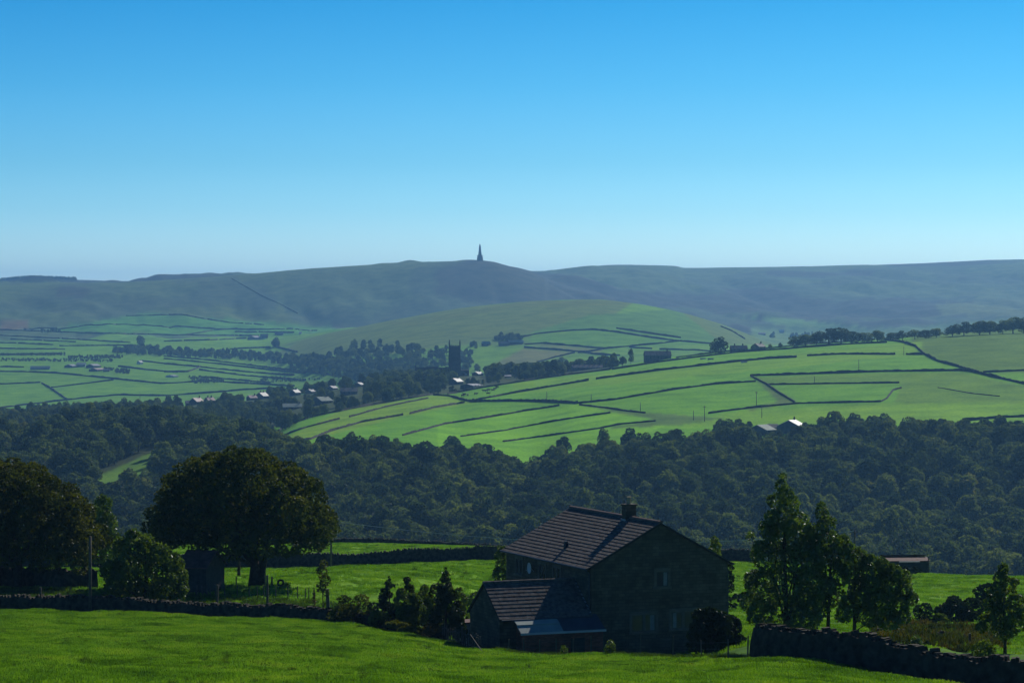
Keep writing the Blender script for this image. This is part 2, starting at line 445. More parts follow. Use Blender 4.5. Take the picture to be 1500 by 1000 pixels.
paint(sp & inpoly(PXg, PYg, [(850,592),(945,604),(1060,612),(1000,622),(880,628),(960,614),(900,604)]), (.10, .21, .03))
paint(sp & inpoly(PXg, PYg, [(1108,556),(1125,563),(1168,590),(1100,601),(1090,598),(1140,588)]), (.10, .19, .035))
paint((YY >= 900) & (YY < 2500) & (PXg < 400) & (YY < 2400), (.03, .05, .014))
paint(inpoly(PXg, PYg, [(138,700),(238,655),(248,668),(215,715),(165,722)]) & (YY < 2200) & (YY > 900), (.12, .26, .02))
paint(inpoly(PXg, PYg, [(0,632),(95,616),(95,624),(0,640)]) & (YY < 2400) & (YY > 900), (.16, .18, .07))
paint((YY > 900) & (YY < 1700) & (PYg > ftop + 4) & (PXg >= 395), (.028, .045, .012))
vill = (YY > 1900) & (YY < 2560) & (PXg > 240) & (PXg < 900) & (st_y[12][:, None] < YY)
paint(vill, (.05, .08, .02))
paint((YY >= 2560) & (YY < 3100), (.09, .30, .018))
paint((YY >= 3000) & (YY < 5300), (.135, .33, .014))                    # plateau and round hill
vn = fbm(XX/160.0, YY/260.0, 2)
pl = (YY >= 3000) & (YY < 5300) & (PXg < 600)
C[pl] = C[pl] * (0.86 + .3 * vn[pl][:, None])
rh = (YY > 3250) & (YY < 4500) & (PXg > 400) & (PXg < 1180)
paint(rh & (PYg < 506) & (PXg < 780), (.11, .22, .035))
paint(rh & inpoly(PXg, PYg, [(400,520),(480,480),(640,452),(860,438),(930,442),(900,460),(780,486),(700,500),(560,520)]), (.125, .21, .04))
paint(rh & inpoly(PXg, PYg, [(560,474),(780,440),(940,440),(900,447),(740,452),(600,478)]), (.12, .19, .035))
paint(rh & inpoly(PXg, PYg, [(780,486),(860,462),(1000,452),(1130,505),(1040,503),(900,482)]), (.09, .25, .03))
paint(rh & inpoly(PXg, PYg, [(1000,458),(1060,470),(1140,505),(1060,505)]), (.12, .21, .04))
paint(rh & inpoly(PXg, PYg, [(760,497),(870,483),(960,496),(1045,504),(925,508),(885,511),(797,503)]), (.11, .31, .018))
paint(rh & inpoly(PXg, PYg, [(770,505),(797,503),(885,511),(873,519)]), (.16, .22, .06))
paint(rh & inpoly(PXg, PYg, [(720,535),(768,509),(845,516),(787,531),(760,545)]), (.18, .22, .07))
fm = YY >= 5150
paint(fm, (.080, .135, .070))  # moor colours shifted towards blue, adding some distance haze to the surface
mn = fbm(XX/300., YY/500.+40, 4)
paint(fm & (mn > .52), (.10, .17, .065)); paint(fm & (mn < .42), (.065, .085, .065))
paint((YY > 4500) & (YY < 6000) & inpoly(PXg, PYg, [(60,486),(190,462),(260,455),(420,474),(520,484),(400,492)]), (.09, .30, .025))
paint((YY > 5000) & (YY < 6300) & inpoly(PXg, PYg, [(180,455),(330,448),(420,462),(440,474),(300,466)]), (.10, .165, .04))
paint((YY > 4400) & (YY < 5900) & inpoly(PXg, PYg, [(0,470),(42,470),(42,481),(0,484)]), (.19, .15, .08))
paint((YY > 4400) & inpoly(PXg, PYg, [(1086,463),(1130,463),(1220,474),(1300,483),(1180,484)]), (.16, .34, .08))
paint((YY > 4400) & inpoly(PXg, PYg, [(1100,478),(1300,480),(1500,466),(1500,475),(1300,505),(1100,505)]), (.13, .25, .07))
paint((YY > 5000) & inpoly(PXg, PYg, [(1370,446),(1500,438),(1500,462),(1380,462)]), (.13, .19, .07))
paint((YY > 7000) & inpoly(PXg, PYg, [(-400,400),(108,400),(115,412),(-400,416)]), (.012, .022, .012))
# soft blend of cover edges
for _ in range(1):
    C[1:-1, 1:-1] = .4*C[1:-1, 1:-1] + .15*(C[:-2, 1:-1] + C[2:, 1:-1] + C[1:-1, :-2] + C[1:-1, 2:])

def terrain_mat():
    m, t, o = new_mat('turf_and_moor')
    at = nd(t, 'ShaderNodeAttribute', attribute_name='cover')
    n1 = noise(t, .035, 5, .6); n2 = noise(t, .55, 5, .65); n3 = noise(t, 4.0, 4, .6)
    a = ramp(t, n1.outputs[0], [(.3, (.66, .74, .85)), (.5, (1.0, 1.0, 1.0)), (.7, (1.32, 1.18, 1.05))]).outputs[0]
    b = ramp(t, n2.outputs[0], [(.3, (.66, .74, .75)), (.55, (1.05, 1.03, 1.0)), (.75, (1.35, 1.2, 1.1))]).outputs[0]
    c = ramp(t, n3.outputs[0], [(.25, (.75, .8, .8)), (.7, (1.2, 1.12, 1.1))]).outputs[0]
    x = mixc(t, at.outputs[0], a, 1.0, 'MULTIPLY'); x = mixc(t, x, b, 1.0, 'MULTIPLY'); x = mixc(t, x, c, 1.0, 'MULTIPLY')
    p = nd(t, 'ShaderNodeBsdfPrincipled'); p.inputs['Roughness'].default_value = .95; p.inputs['Specular IOR Level'].default_value = .05
    t.links.new(x, p.inputs['Base Color'])
    p.inputs['Normal'].default_value = (0, 0, 0)
    b1 = bump(t, n2.outputs[0], .5, .5)
    t.links.new(b1, p.inputs['Normal'])
    t.links.new(p.outputs[0], o.inputs[0])
    return m
M['land'] = terrain_mat()
def land(name, j0, j1, label):
    sub = np.stack([XX[:, j0:j1], YY[:, j0:j1], TAB[:, j0:j1]], -1)
    nu, ny = sub.shape[:2]
    idx = np.arange(nu*ny).reshape(nu, ny)
    fq = np.stack([idx[:-1, :-1], idx[1:, :-1], idx[1:, 1:], idx[:-1, 1:]], -1).reshape(-1, 4)
    me = mesh_np(name, sub.reshape(-1, 3), fq, [M['land']], True)
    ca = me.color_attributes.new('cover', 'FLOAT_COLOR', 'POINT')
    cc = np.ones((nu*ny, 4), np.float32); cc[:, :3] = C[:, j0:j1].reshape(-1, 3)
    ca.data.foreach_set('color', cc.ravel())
    o = link(name, me); tag(o, kind='structure')
    return o
ja = int(np.searchsorted(Yn, 440)); jb = int(np.searchsorted(Yn, 2850))
land('field', 0, ja+1, None); land('hillside', ja, jb+1, None); land('hills', jb, len(Yn), None)
# the rest of the ground, round behind the camera out to the horizon
th0 = math.atan(U[-1]); nth = 60
rows = Yn[::6]
V = []
for k in range(nth + 1):
    f = k / nth
    th = th0 + f * (2*math.pi - 2*th0)
    zr = TAB[-1, ::6]; zl = TAB[0, ::6]
    cs = 1.0/math.cos(th0)
    for j, y in enumerate(rows):
        r = y * cs
        z = zr[j]*(1-f) + zl[j]*f
        V.append((math.sin(th)*r, math.cos(th)*r, z))
n = len(rows)
idx = np.arange((nth+1)*n).reshape(nth+1, n)
fq = np.stack([idx[:-1, :-1], idx[1:, :-1], idx[1:, 1:], idx[:-1, 1:]], -1).reshape(-1, 4)
me = mesh_np('ground', np.array(V), fq, [M['land']], True)
ca = me.color_attributes.new('cover', 'FLOAT_COLOR', 'POINT')
cc = np.ones((len(V), 4), np.float32); cc[:, :3] = (.085, .18, .02); ca.data.foreach_set('color', cc.ravel())
tag(link('ground', me), kind='structure')

# ------------------------------------------------------------------ foliage
def crown_pts(rng, blobs, n, inner=.72, up=.25):
    B = np.array(blobs); r2 = B[:, 3]*B[:, 5]
    pick = rng.choice(len(B), n, p=r2/r2.sum())
    d = rng.normal(size=(n, 3)); d[:, 2] += up; d /= np.linalg.norm(d, axis=1)[:, None]
    rr = rng.uniform(.78, 1.08, n)[:, None]
    p = B[pick, :3] + d * rr * B[pick, 3:6]
    keep = np.ones(n, bool)
    if len(B) > 1:
        for b in range(len(B)):
            q = np.sum(((p - B[b, :3]) / B[b, 3:6])**2, 1)
            keep &= ~((q < inner**2) & (pick != b))
    return p[keep], d[keep]
def cards(rng, p, d, size, asp=.62, out=.6):
    n = len(p)
    nr = rng.normal(size=(n, 3)); nr /= np.linalg.norm(nr, axis=1)[:, None]
    nr = nr + d * out; nr /= np.linalg.norm(nr, axis=1)[:, None]
    a = np.cross(nr, rng.normal(size=(n, 3))); a /= np.linalg.norm(a, axis=1)[:, None] + 1e-9
    b = np.cross(nr, a)
    s = (size * rng.uniform(.6, 1.35, n))[:, None]
    V = np.stack([p - a*s, p - b*s*asp + nr*s*.15, p + a*s, p + b*s*asp + nr*s*.15], 1).reshape(-1, 3)
    Fq = np.arange(4*n).reshape(n, 4)
    return V, Fq
def crown_mesh(name, rng, blobs, n, size, mat, **kw):
    p, d = crown_pts(rng, blobs, n, kw.get('inner', .72), kw.get('up', .25))
    V, Fq = cards(rng, p, d, size, kw.get('asp', .62), kw.get('out', .6))
    return mesh_np(name, V, Fq, [mat])
def dome_blobs(rng, W, D, H, zb, n, r, droop=.35, flat=1.0, fill=True):
    """sub-crowns on a dome of width W, depth D, from zb to H"""
    out = []
    k = 0
    while k < n:
        s = rng.uniform(-droop, 1); th = rng.uniform(0, 2*math.pi)
        c = math.sqrt(max(0, 1 - s*s)) if s > 0 else 1 + .25*s
        rr = r * rng.uniform(.65, 1.35)
        k_ = rng.uniform(.9, 1.04)
        zc = zb + (H - zb) * droop/(1+droop)
        z = zc + (s ** flat if s > 0 else s) * (H - r*.8 - zc) * k_
        out.append((math.cos(th)*c*(W/2 - rr*.75)*k_, math.sin(th)*c*(D/2 - rr*.75)*k_, z, rr, rr, rr*.72)); k += 1
    if fill:
        for _ in range(max(3, n//8)):
            out.append((rng.uniform(-.25, .25)*W, rng.uniform(-.25, .25)*D, zb + rng.uniform(.3, .65)*(H-zb), W*.17, D*.17, (H-zb)*.2))
    return out
def trunk_mb(rng, H, r, targets, mb=None, bend=.4, fork=.3, limb=.45):
    mb = mb or MB()
    b = [Vector((0, 0, -.3))]; z = 0; n = 6; off = Vector((0, 0, 0))
    for i in range(n):
        off = off + Vector((rng.uniform(-1, 1), rng.uniform(-1, 1), 0)) * bend * H / 40
        b.append(Vector((off.x, off.y, H * (i+1) / n)))
    rad = [r*1.45] + [r * (1 - .14*i) for i in range(n)]
    mb.tube(b, rad, 8)
    for tgt in targets:
        k = rng.randint(max(1, int(n*fork)), n+1)
        s = b[k]; e = Vector(tgt)
        m1 = s.lerp(e, .35) + Vector((rng.uniform(-.1, .1), rng.uniform(-.1, .1), .12)) * (e-s).length
        m2 = s.lerp(e, .7) + Vector((rng.uniform(-.1, .1), rng.uniform(-.1, .1), .08)) * (e-s).length
        q = rad[k] * limb
        mb.tube([s, m1, m2, e], [q, q*.75, q*.5, q*.2], 6)
    return mb
def tree(name, loc, rng, blobs, n, size, mat, H, r, label, cat='tree', group=None, limbs=10, rz=0, **kw):
    root = empty(name, loc, rz, label, cat, group)
    idx = rng.choice(len(blobs), min(limbs, len(blobs)), replace=False)
    trunk_mb(rng, H, r, [blobs[i][:3] for i in idx], bend=kw.get('bend', .4), fork=kw.get('fork', .3)).build('trunk', M['bark'], root, True)
    me = crown_mesh('crown', rng, blobs, n, size, mat, **kw)
    link('crown', me, root)
    return root

# woodland tree stock: crown and trunk in one mesh, several shapes
def wood_variant(i):
    rng = R(100 + i)
    tall = i % 4 == 3
    W = 8.6 if tall else 10.5 + rng.uniform(-1, 1.5); H = 14.5 if tall else 12.5 + rng.uniform(-1.5, 1.5)
    bl = dome_blobs(rng, W, W*rng.uniform(.85, 1.1), H, 2.0 if tall else 2.2, 30, 1.5 if tall else rng.uniform(1.5, 2.0), rng.uniform(.35, .7), rng.uniform(.6, 1.0))
    bl = [(x_, y_, z_ + rng.uniform(-.7, .7), a_*rng.uniform(.7, 1.2), b_*rng.uniform(.7, 1.2), c_) for x_, y_, z_, a_, b_, c_ in bl]
    p, d = crown_pts(rng, bl, 2600, .75, .2)
    V1, F1 = cards(rng, p, d, .50)
    mb = trunk_mb(rng, H*.6, .28, [bl[k][:3] for k in range(5)])
    V2 = np.array(mb.v); tri = []
    for f in mb.f:
        if len(f) == 4: tri.append(f)
        else: tri += [(f[0], f[j], f[j+1], f[j+2]) for j in range(1, len(f)-2, 2)]
    F2 = np.array(tri) + len(V1)
    return mesh_np('woodland_tree', np.concatenate([V1, V2]), np.concatenate([F1, F2]), [M['leaf_wood'], M['bark']],
                   mi=np.r_[np.zeros(len(F1)), np.ones(len(F2))])
WOOD = [wood_variant(i) for i in range(8)]

src = bpy.data.collections.new('scatter_sources')
def source(name, me):
    o = bpy.data.objects.new(name, me); src_c = bpy.data.collections.get(name.split('.')[0] + '_set') or bpy.data.collections.new(name.split('.')[0] + '_set')
    src_c.objects.link(o); return src_c
def scatter(name, pts, rot, scl, idx, coll, label, cat):
    me = bpy.data.meshes.new(name); n = len(pts)
    me.vertices.add(n); me.vertices.foreach_set('co', np.asarray(pts, np.float32).ravel())
    for nm, ty, a in (('rz', 'FLOAT', rot), ('sc', 'FLOAT', scl), ('ix', 'INT', idx)):
        at = me.attributes.new(nm, ty, 'POINT'); at.data.foreach_set('value', np.asarray(a, np.int32 if ty == 'INT' else np.float32))
    o = link(name, me); tag(o, label, cat, kind='stuff')
    ng = bpy.data.node_groups.new(name, 'GeometryNodeTree')
    ng.interface.new_socket('Geometry', in_out='INPUT', socket_type='NodeSocketGeometry')
    ng.interface.new_socket('Geometry', in_out='OUTPUT', socket_type='NodeSocketGeometry')
    N = ng.nodes; L = ng.links
    gi = N.new('NodeGroupInput'); go = N.new('NodeGroupOutput')
    iop = N.new('GeometryNodeInstanceOnPoints'); ci = N.new('GeometryNodeCollectionInfo')
    ci.inputs['Collection'].default_value = coll; ci.inputs['Separate Children'].default_value = True; ci.inputs['Reset Children'].default_value = True
    def attr(nm, ty):
        a = N.new('GeometryNodeInputNamedAttribute'); a.data_type = ty; a.inputs['Name'].default_value = nm; return a.outputs[0]
    cx = N.new('ShaderNodeCombineXYZ'); L.new(attr('rz', 'FLOAT'), cx.inputs[2])
    L.new(gi.outputs[0], iop.inputs['Points']); L.new(ci.outputs[0], iop.inputs['Instance'])
    iop.inputs['Pick Instance'].default_value = True
    L.new(attr('ix', 'INT'), iop.inputs['Instance Index'])
    L.new(cx.outputs[0], iop.inputs['Rotation']); L.new(attr('sc', 'FLOAT'), iop.inputs['Scale'])
    L.new(iop.outputs[0], go.inputs[0])
    md = o.modifiers.new('scatter', 'NODES'); md.node_group = ng
    return o
for i, m_ in enumerate(WOOD): wc = source('woodtree.%02d' % i, m_)

# --- far and mid buildings (px, base row, width px, depth range, kind ...)
BLD = []   # footprints kept free of trees: px0, px1, top row, Y
def small_house(px, py, wpx, hpx, y0, y1, label, roof='vroof', wall='vstone', rot=0, depth=7.0, chim=1, pitch=.7, cat='house', name='stone_house', group=None, gable=False, clear=True):
    """wpx wide and hpx tall to the ridge, in photo pixels at its own distance"""
    p = hit(px, py, y0, y1); k = p.y / F
    Wd = wpx * k; Ht = hpx * k; rh = min(depth/2*pitch, Ht*.5); eh = Ht - rh
    root = empty(name, p, rot, label, cat, group)
    b = MB(); b.box(-Wd/2, Wd/2, -depth/2, depth/2, -1.5, eh)
    b.add([(-Wd/2, -depth/2, eh), (-Wd/2, depth/2, eh), (-Wd/2, 0, eh+rh*.97)], [(0, 1, 2)])
    b.add([(Wd/2, -depth/2, eh), (Wd/2, depth/2, eh), (Wd/2, 0, eh+rh*.97)], [(0, 2, 1)])
    b.build('wall', M[wall], root)
    r = MB(); o = .35; t = .18
    for s in (-1, 1):
        yv = s*(depth/2+o); ze = eh - o*rh/(depth/2)
        r.add([(-Wd/2-o, yv, ze), (Wd/2+o, yv, ze), (Wd/2+o, 0, eh+rh), (-Wd/2-o, 0, eh+rh),
               (-Wd/2-o, yv, ze+t), (Wd/2+o, yv, ze+t), (Wd/2+o, 0, eh+rh+t), (-Wd/2-o, 0, eh+rh+t)],
              [(0, 1, 2, 3), (4, 5, 6, 7), (0, 1, 5, 4), (1, 2, 6, 5), (0, 3, 7, 4)])
    ro = r.build('roof', M[roof], root)
    for c in range(chim):
        cx = (-.5 + (c + .5) / chim if chim > 1 else .38) * Wd * (1 if chim > 1 else 1)
        cm = MB(); cm.box(cx-.45, cx+.45, -.35, .35, eh+rh*.6, eh+rh+1.3); cm.box(cx-.2, cx+.2, -.15, .15, eh+rh+1.3, eh+rh+1.8)
        cm.build('chimney', M[wall], ro)
    if Wd > 6 and y1 < 3600:
        for x in np.linspace(-.3, .3, 3 if Wd > 9 else 2):
            wn = MB(); wn.box(x*Wd-.5, x*Wd+.5, -depth/2-.06, -depth/2+.02, eh*.45, eh*.45+1.2)
            wn.build('window', M['glass'], root)
    if clear: BLD.append((px - wpx/2 - 1, px + wpx/2 + 1, py - hpx, p.y))
    return root
V0, V1 = 1700, 2600
small_house(288, 586, 15, 10, V0, V1, 'pink lit gabled house at the left end of the village', 'vroof_p', rot=.9, depth=9)
small_house(307, 583, 12, 9, V0, V1, 'pink roofed house beside the leftmost village gable', 'vroof_p', rot=.7, chim=2)
small_house(278, 591, 12, 7, V0, V1, 'low grey shed roof left below the pink gable', 'vroof', rot=.2, chim=0, cat='outbuilding', name='outbuilding')
small_house(369, 580, 12, 7, V0, V1, 'small pinkish roofed house left of the white gabled pair', 'vroof_p', rot=.6)
small_house(384, 584, 14, 10, V0, V1, 'white gabled house with two chimneys left of the round tree', 'vroof_l', rot=1.0, chim=2, depth=9)
small_house(432, 579, 12, 9, V0, V1, 'pale roofed house right of the round village tree', 'vroof_l', rot=.95, chim=2)
small_house(472, 592, 22, 11, V0, V1, 'grey gabled bungalow among trees under the church ridge', 'vroof_g', rot=.8, depth=11)
small_house(428, 600, 27, 9, V0, V1, 'wide low grey roof nearest the hedge of the green spur', 'vroof_g', rot=.1, depth=10)
small_house(511, 578, 24, 10, V0, V1, 'long grey roofed house right of centre in the village trees', 'vroof', rot=.1, depth=9, chim=2)
small_house(455, 572, 10, 6, V0, V1, 'tiny pale roof above the grey gabled bungalow', 'vroof_l', rot=.95)
small_house(487, 566, 11, 6, V0, V1, 'little pale roof high in the village left of the dark trees', 'vroof_l', rot=.95)
small_house(526, 566, 10, 6, V0, V1, 'small white gable above the long grey roof', 'vroof_l', rot=1.1)
small_house(668, 563, 16, 9, V0, V1, 'white roofed house just below the church tower', 'vroof_l', rot=1.0, depth=8)
small_house(691, 567, 20, 5, V0, V1, 'long low pale roof beside the wall below the church', 'vroof_l', rot=.8, depth=14, chim=0, cat='barn', name='barn')
small_house(680, 550, 9, 6, V0, V1, 'small pale roof right against the church tower foot', 'vroof_l', rot=1.0)
small_house(700, 548, 13, 6, V0, V1, 'pair of flat pale roofs right of the church', 'vroof_l', rot=.95)
small_house(744, 553, 9, 4, V0, V1, 'tiny white shed among trees right of the church', 'vroof_l', chim=0, cat='shed', name='shed')
small_house(963, 528, 38, 14, 1950, V1, 'big dark stone house on the spur crest', 'vroof', rot=.12, depth=9, chim=1)
small_house(860, 541, 44, 7, 2000, V1, 'dark terrace with a row of chimneys behind the spur wall', 'vroof', rot=.1, chim=6, cat='terrace', name='terrace')
small_house(1082, 515, 24, 9, 2050, V1, 'low dark house with tall chimney stacks on the skyline', 'vroof', rot=.05, chim=2)
small_house(1111, 512, 15, 9, 2050, V1, 'dark gabled cottage by the bush on the spur crest', 'vroof', rot=.8, depth=8)
small_house(1116, 636, 25, 14, 1300, 1800, 'grey hip roofed bungalow with brick porch at the wood edge', 'vroof_g', 'vstone', .9, 12, 0, cat='bungalow', name='bungalow')
small_house(1160, 633, 26, 18, 1300, 1800, 'white roofed bungalow with dark chimney at the wood edge', 'vroof_l', 'vstone', 1.1, 13, 1, cat='bungalow', name='bungalow')
small_house(1132, 630, 14, 9, 1300, 1900, 'small grey outbuilding between the two bungalows', 'vroof', rot=0, chim=0, cat='outbuilding', name='outbuilding')
Pf = 3000
small_house(59, 541, 28, 5, Pf, 4200, 'long pale polytunnel on the left plateau', 'vroof_g', 'vroof_g', .05, 8, 0, .9, 'polytunnel', 'polytunnel')
small_house(104, 538, 11, 4.5, Pf, 4200, 'small white roofed barn right of the polytunnel', 'vroof_l', depth=16, rot=.95, pitch=.8, chim=0, cat='barn', name='barn')
small_house(119, 537, 13, 6, Pf, 4200, 'green clad barn between two white roofed barns', 'vroof_g', 'vroof_g', 0, 12, 0, cat='barn', name='barn')
small_house(137, 538, 15, 5, Pf, 4200, 'brightest white roofed barn of the left farm', 'vroof_l', depth=16, rot=.95, pitch=.8, chim=0, cat='barn', name='barn')
small_house(143, 543, 19, 4, Pf, 4200, 'pinkish low farm building in front of the white barn', 'vroof_p', depth=16, rot=.95, pitch=.8, chim=0, cat='barn', name='barn')
small_house(156, 544, 9, 4, Pf, 4200, 'small grey farm shed at the right end of the left farm', 'vroof', chim=0, cat='shed', name='shed')
small_house(205, 533, 6, 5, Pf, 4200, 'tiny white house alone below the tree belt', 'vroof_l', 'white', .9)
small_house(252, 552, 10, 3, Pf, 4200, 'white barn alone in the middle of the plateau fields', 'vroof_l', 'white', .95, 15, 0, cat='barn', name='barn')
small_house(373, 496, 15, 4, 3800, 5400, 'long white farm roof left of the dark farm clump', 'vroof_l', rot=.95, depth=18, chim=0, cat='barn', name='barn')
small_house(387, 494, 11, 5, 3800, 5400, 'grey farmhouse roof beside the dark clump on the plateau', 'vroof')
small_house(409, 490, 12, 4, 3800, 5400, 'grey roof behind the dark clump on the plateau', 'vroof', chim=2)
small_house(440, 489, 3.5, 3, 3800, 5400, 'tiny white cottage right of the plateau farm', 'vroof_l', 'white')
small_house(712, 506, 11, 6, 3100, 4300, 'pale roofed farm building left of the round hill farm', 'vroof_g', rot=-.4, chim=0, cat='barn', name='barn')
small_house(738, 506, 15, 6, 3100, 4300, 'grey farmhouse roof on the round hill', 'vroof', rot=.1)
small_house(755, 504, 23, 6, 3100, 4300, 'long pale roofed barn at the right of the hill farm', 'vroof_g', rot=.05, chim=0, cat='barn', name='barn')
small_house(1145, 487, 7, 4, 4500, 5600, 'tiny white house far in the right valley', 'vroof_l', 'white')
small_house(1116, 490, 10, 3, 4500, 5600, 'tiny pale farm roof left of the far white house', 'vroof_l', chim=0, cat='barn', name='barn')

# church
cp = hit(666, 551, 2250, 2600); k = cp.y / F
cp.z = -(551 - HY) * k
root = empty('church', cp, 0, 'dark church with a tall pinnacled tower above the village trees', 'church')
b = MB(); tw = 9.2
Ht = 44 * k
b.box(-tw/2, tw/2, -tw/2, tw/2, -6, Ht)
for sx in (-1, 1):
    for sy in (-1, 1):
        x, y = sx*tw/2, sy*tw/2
        b.box(x-.75, x+.75, y-.75, y+.75, -6, Ht*.33); b.box(x-.6, x+.6, y-.6, y+.6, Ht*.33, Ht*.7); b.box(x-.5, x+.5, y-.5, y+.5, Ht*.7, Ht+.3)
for i in range(6):
    x = -tw/2 + 1.2 + i * (tw-2.4)/5
    for y in (-tw/2, tw/2): b.box(x-.4, x+.4, y-.2, y+.2, Ht, Ht+.9)
    b.box(-tw/2-.2, -tw/2+.2, x-.4, x+.4, Ht, Ht+.9); b.box(tw/2-.2, tw/2+.2, x-.4, x+.4, Ht, Ht+.9)
b.box(-tw/2-.25, tw/2+.25, -tw/2-.25, tw/2+.25, Ht*.62, Ht*.62+.35)
towr = b.build('tower', M['church'], root)
for sx in (-1, 1):
    for sy in (-1, 1):
        q = MB(); x, y = sx*tw/2, sy*tw/2
        q.tube([(x, y, Ht+.3), (x, y, Ht+2.2), (x, y, Ht+2.3), (x, y, Ht+6)], [.62, .55, .75, .05], 6)
        q.build('pinnacle', M['church'], towr)
for z in (Ht*.7, Ht*.35):
    q = MB(); q.box(-.9, .9, -tw/2-.08, -tw/2, z, z+3.2); q.build('belfry_window', M['glass'], towr)
q = MB(); q.box(-34, -tw/2-.8, -6, 7, -6, 7.2); q.box(-34, -tw/2-.8, -6.4, -5.9, 7.2, 7.9); q.build('nave', M['church'], root)
q = MB(); q.box(-24.5, -14.5, -8.5, -6.5, -6, 8.6); q.build('porch', M['church'], root)
q = MB(); q.box(tw/2+.5, tw/2+8, -3, 5, -6, 5.5); q.build('vestry', M['church'], root)
q = MB(); q.box(-34.6, -33.4, -6.6, -5.4, 5, 9.6); q.build('corner_turret', M['church'], root)
BLD.append((604, 682, 505, cp.y))

# monument on the moor
mp = gp(703, 4150*S - 20); mp.z = -(382 - HY) / F * mp.y - .5
root = empty('monument', mp, .25, 'tall dark stone obelisk monument standing on the moor top', 'monument')
b = MB(); b.box(-5.6, 5.6, -5.6, 5.6, -3, 2.0); b.box(-4.4, 4.4, -4.4, 4.4, 2.0, 10.5); b.box(-5.4, 5.4, -5.4, 5.4, 10.5, 11.4)
for s in (-1, 1):
    b.box(-5.4, 5.4, s*5.2-.2, s*5.2+.2, 11.4, 12.6); b.box(s*5.2-.2, s*5.2+.2, -5.0, 5.0, 11.4, 12.6)
    for s2 in (-1, 1): b.box(s*4.7-.7, s*4.7+.7, s2*4.7-.7, s2*4.7+.7, -3, 8)
b.build('base', M['pike'], root)
b = MB(); r_ = [3.4, 3.1, 1.6, 1.4, .1]; z_ = [11.4, 15, 33.2, 33.6, 37.5]
b.tube([(0, 0, z) for z in z_], [r*1.3 for r in r_], 4); ob = b.build('obelisk', M['pike'], root); ob.rotation_euler = (0, 0, math.radians(45))

# ------------------------------------------------------------------ dry-stone walls across the hills
def path_pts(pts, y0, y1, step=3.0):
    out = []
    for (a, b) in zip(pts[:-1], pts[1:]):
        n = max(1, int(math.hypot(b[0]-a[0], b[1]-a[1]) / step))
        for i in range(n):
            t = i / n; out.append(hit(a[0]+(b[0]-a[0])*t, a[1]+(b[1]-a[1])*t, y0, y1))
    out.append(hit(pts[-1][0], pts[-1][1], y0, y1))
    return out
def wall_obj(pts3, h, wd, step, label, mat, group=None, name='drystone_wall', jit=.12, seed=1, cat='wall', cope=False):
    rng = R(seed)
    o0 = Vector(pts3[0])
    # resample
    P3 = [Vector(p) for p in pts3]; seg = [0]
    for a, b in zip(P3[:-1], P3[1:]): seg.append(seg[-1] + (b-a).length)
    n = max(2, int(seg[-1] / step)); q = np.linspace(0, seg[-1], n+1)
    xs = np.interp(q, seg, [p.x for p in P3]); ys = np.interp(q, seg, [p.y for p in P3])
    zs = Hz(xs, ys)
    tx = np.gradient(xs); ty = np.gradient(ys); L = np.hypot(tx, ty) + 1e-9
    nx, ny = -ty/L, tx/L
    hh = h * (1 + rng.uniform(-jit, jit, n+1) + (vnoise(q/14.0, q*0+seed) - .5) * jit * 2.5)
    V = []
    for k in range(n+1):
        j = rng.uniform(-.05, .05)
        for s, z, ww in ((-1, -.6, .5), (-1, hh[k]*.5, .42), (-1, hh[k], .3+j), (1, hh[k]*(1-rng.uniform(0, .06)), .3-j), (1, hh[k]*.5, .42), (1, -.6, .5)):
            V.append((xs[k] + nx[k]*s*ww*wd - o0.x, ys[k] + ny[k]*s*ww*wd - o0.y, zs[k] + z - o0.z))
    Fs = []
    for k in range(n):
        for i in range(5): Fs.append((k*6+i, k*6+i+1, (k+1)*6+i+1, (k+1)*6+i))
    Fs = np.array(Fs)
    if cope:      # upright coping stones, rough boxes along the top
        m = int(seg[-1] / .22); qq = np.linspace(0, seg[-1], m) 
        cv = []; cf = []
        for a in qq:
            x = np.interp(a, q, xs) - o0.x; y = np.interp(a, q, ys) - o0.y; z = np.interp(a, q, zs) + np.interp(a, q, hh) - o0.z
            k = min(int(a / seg[-1] * n), n-1); dx, dy = tx[k]/L[k], ty[k]/L[k]; ex, ey = nx[k], ny[k]
            a1 = rng.uniform(.07, .13); a2 = rng.uniform(.17, .26); hz_ = rng.uniform(.08, .22); tl = rng.uniform(-.10, .10)
            b0 = len(V) + len(cv)
            for zz, sh in ((-.08, 0), (hz_, tl)):
                for s1, s2 in ((-1, -1), (1, -1), (1, 1), (-1, 1)):
                    cv.append((x + dx*(s1*a1*(1 if zz < 0 else .7)+sh) + ex*s2*a2, y + dy*(s1*a1*(1 if zz < 0 else .7)+sh) + ey*s2*a2, z + zz + (rng.uniform(-.04, .04) if zz > 0 else 0)))
            cf += [(b0, b0+1, b0+5, b0+4), (b0+1, b0+2, b0+6, b0+5), (b0+2, b0+3, b0+7, b0+6), (b0+3, b0, b0+4, b0+7), (b0+4, b0+5, b0+6, b0+7)]
        V = V + cv; Fs = np.concatenate([Fs, np.array(cf)])
    me = mesh_np(name, np.array(V), Fs, [mat])
    o = link(name, me); o.location = o0
    tag(o, label, cat, group, 'thing')
    return o
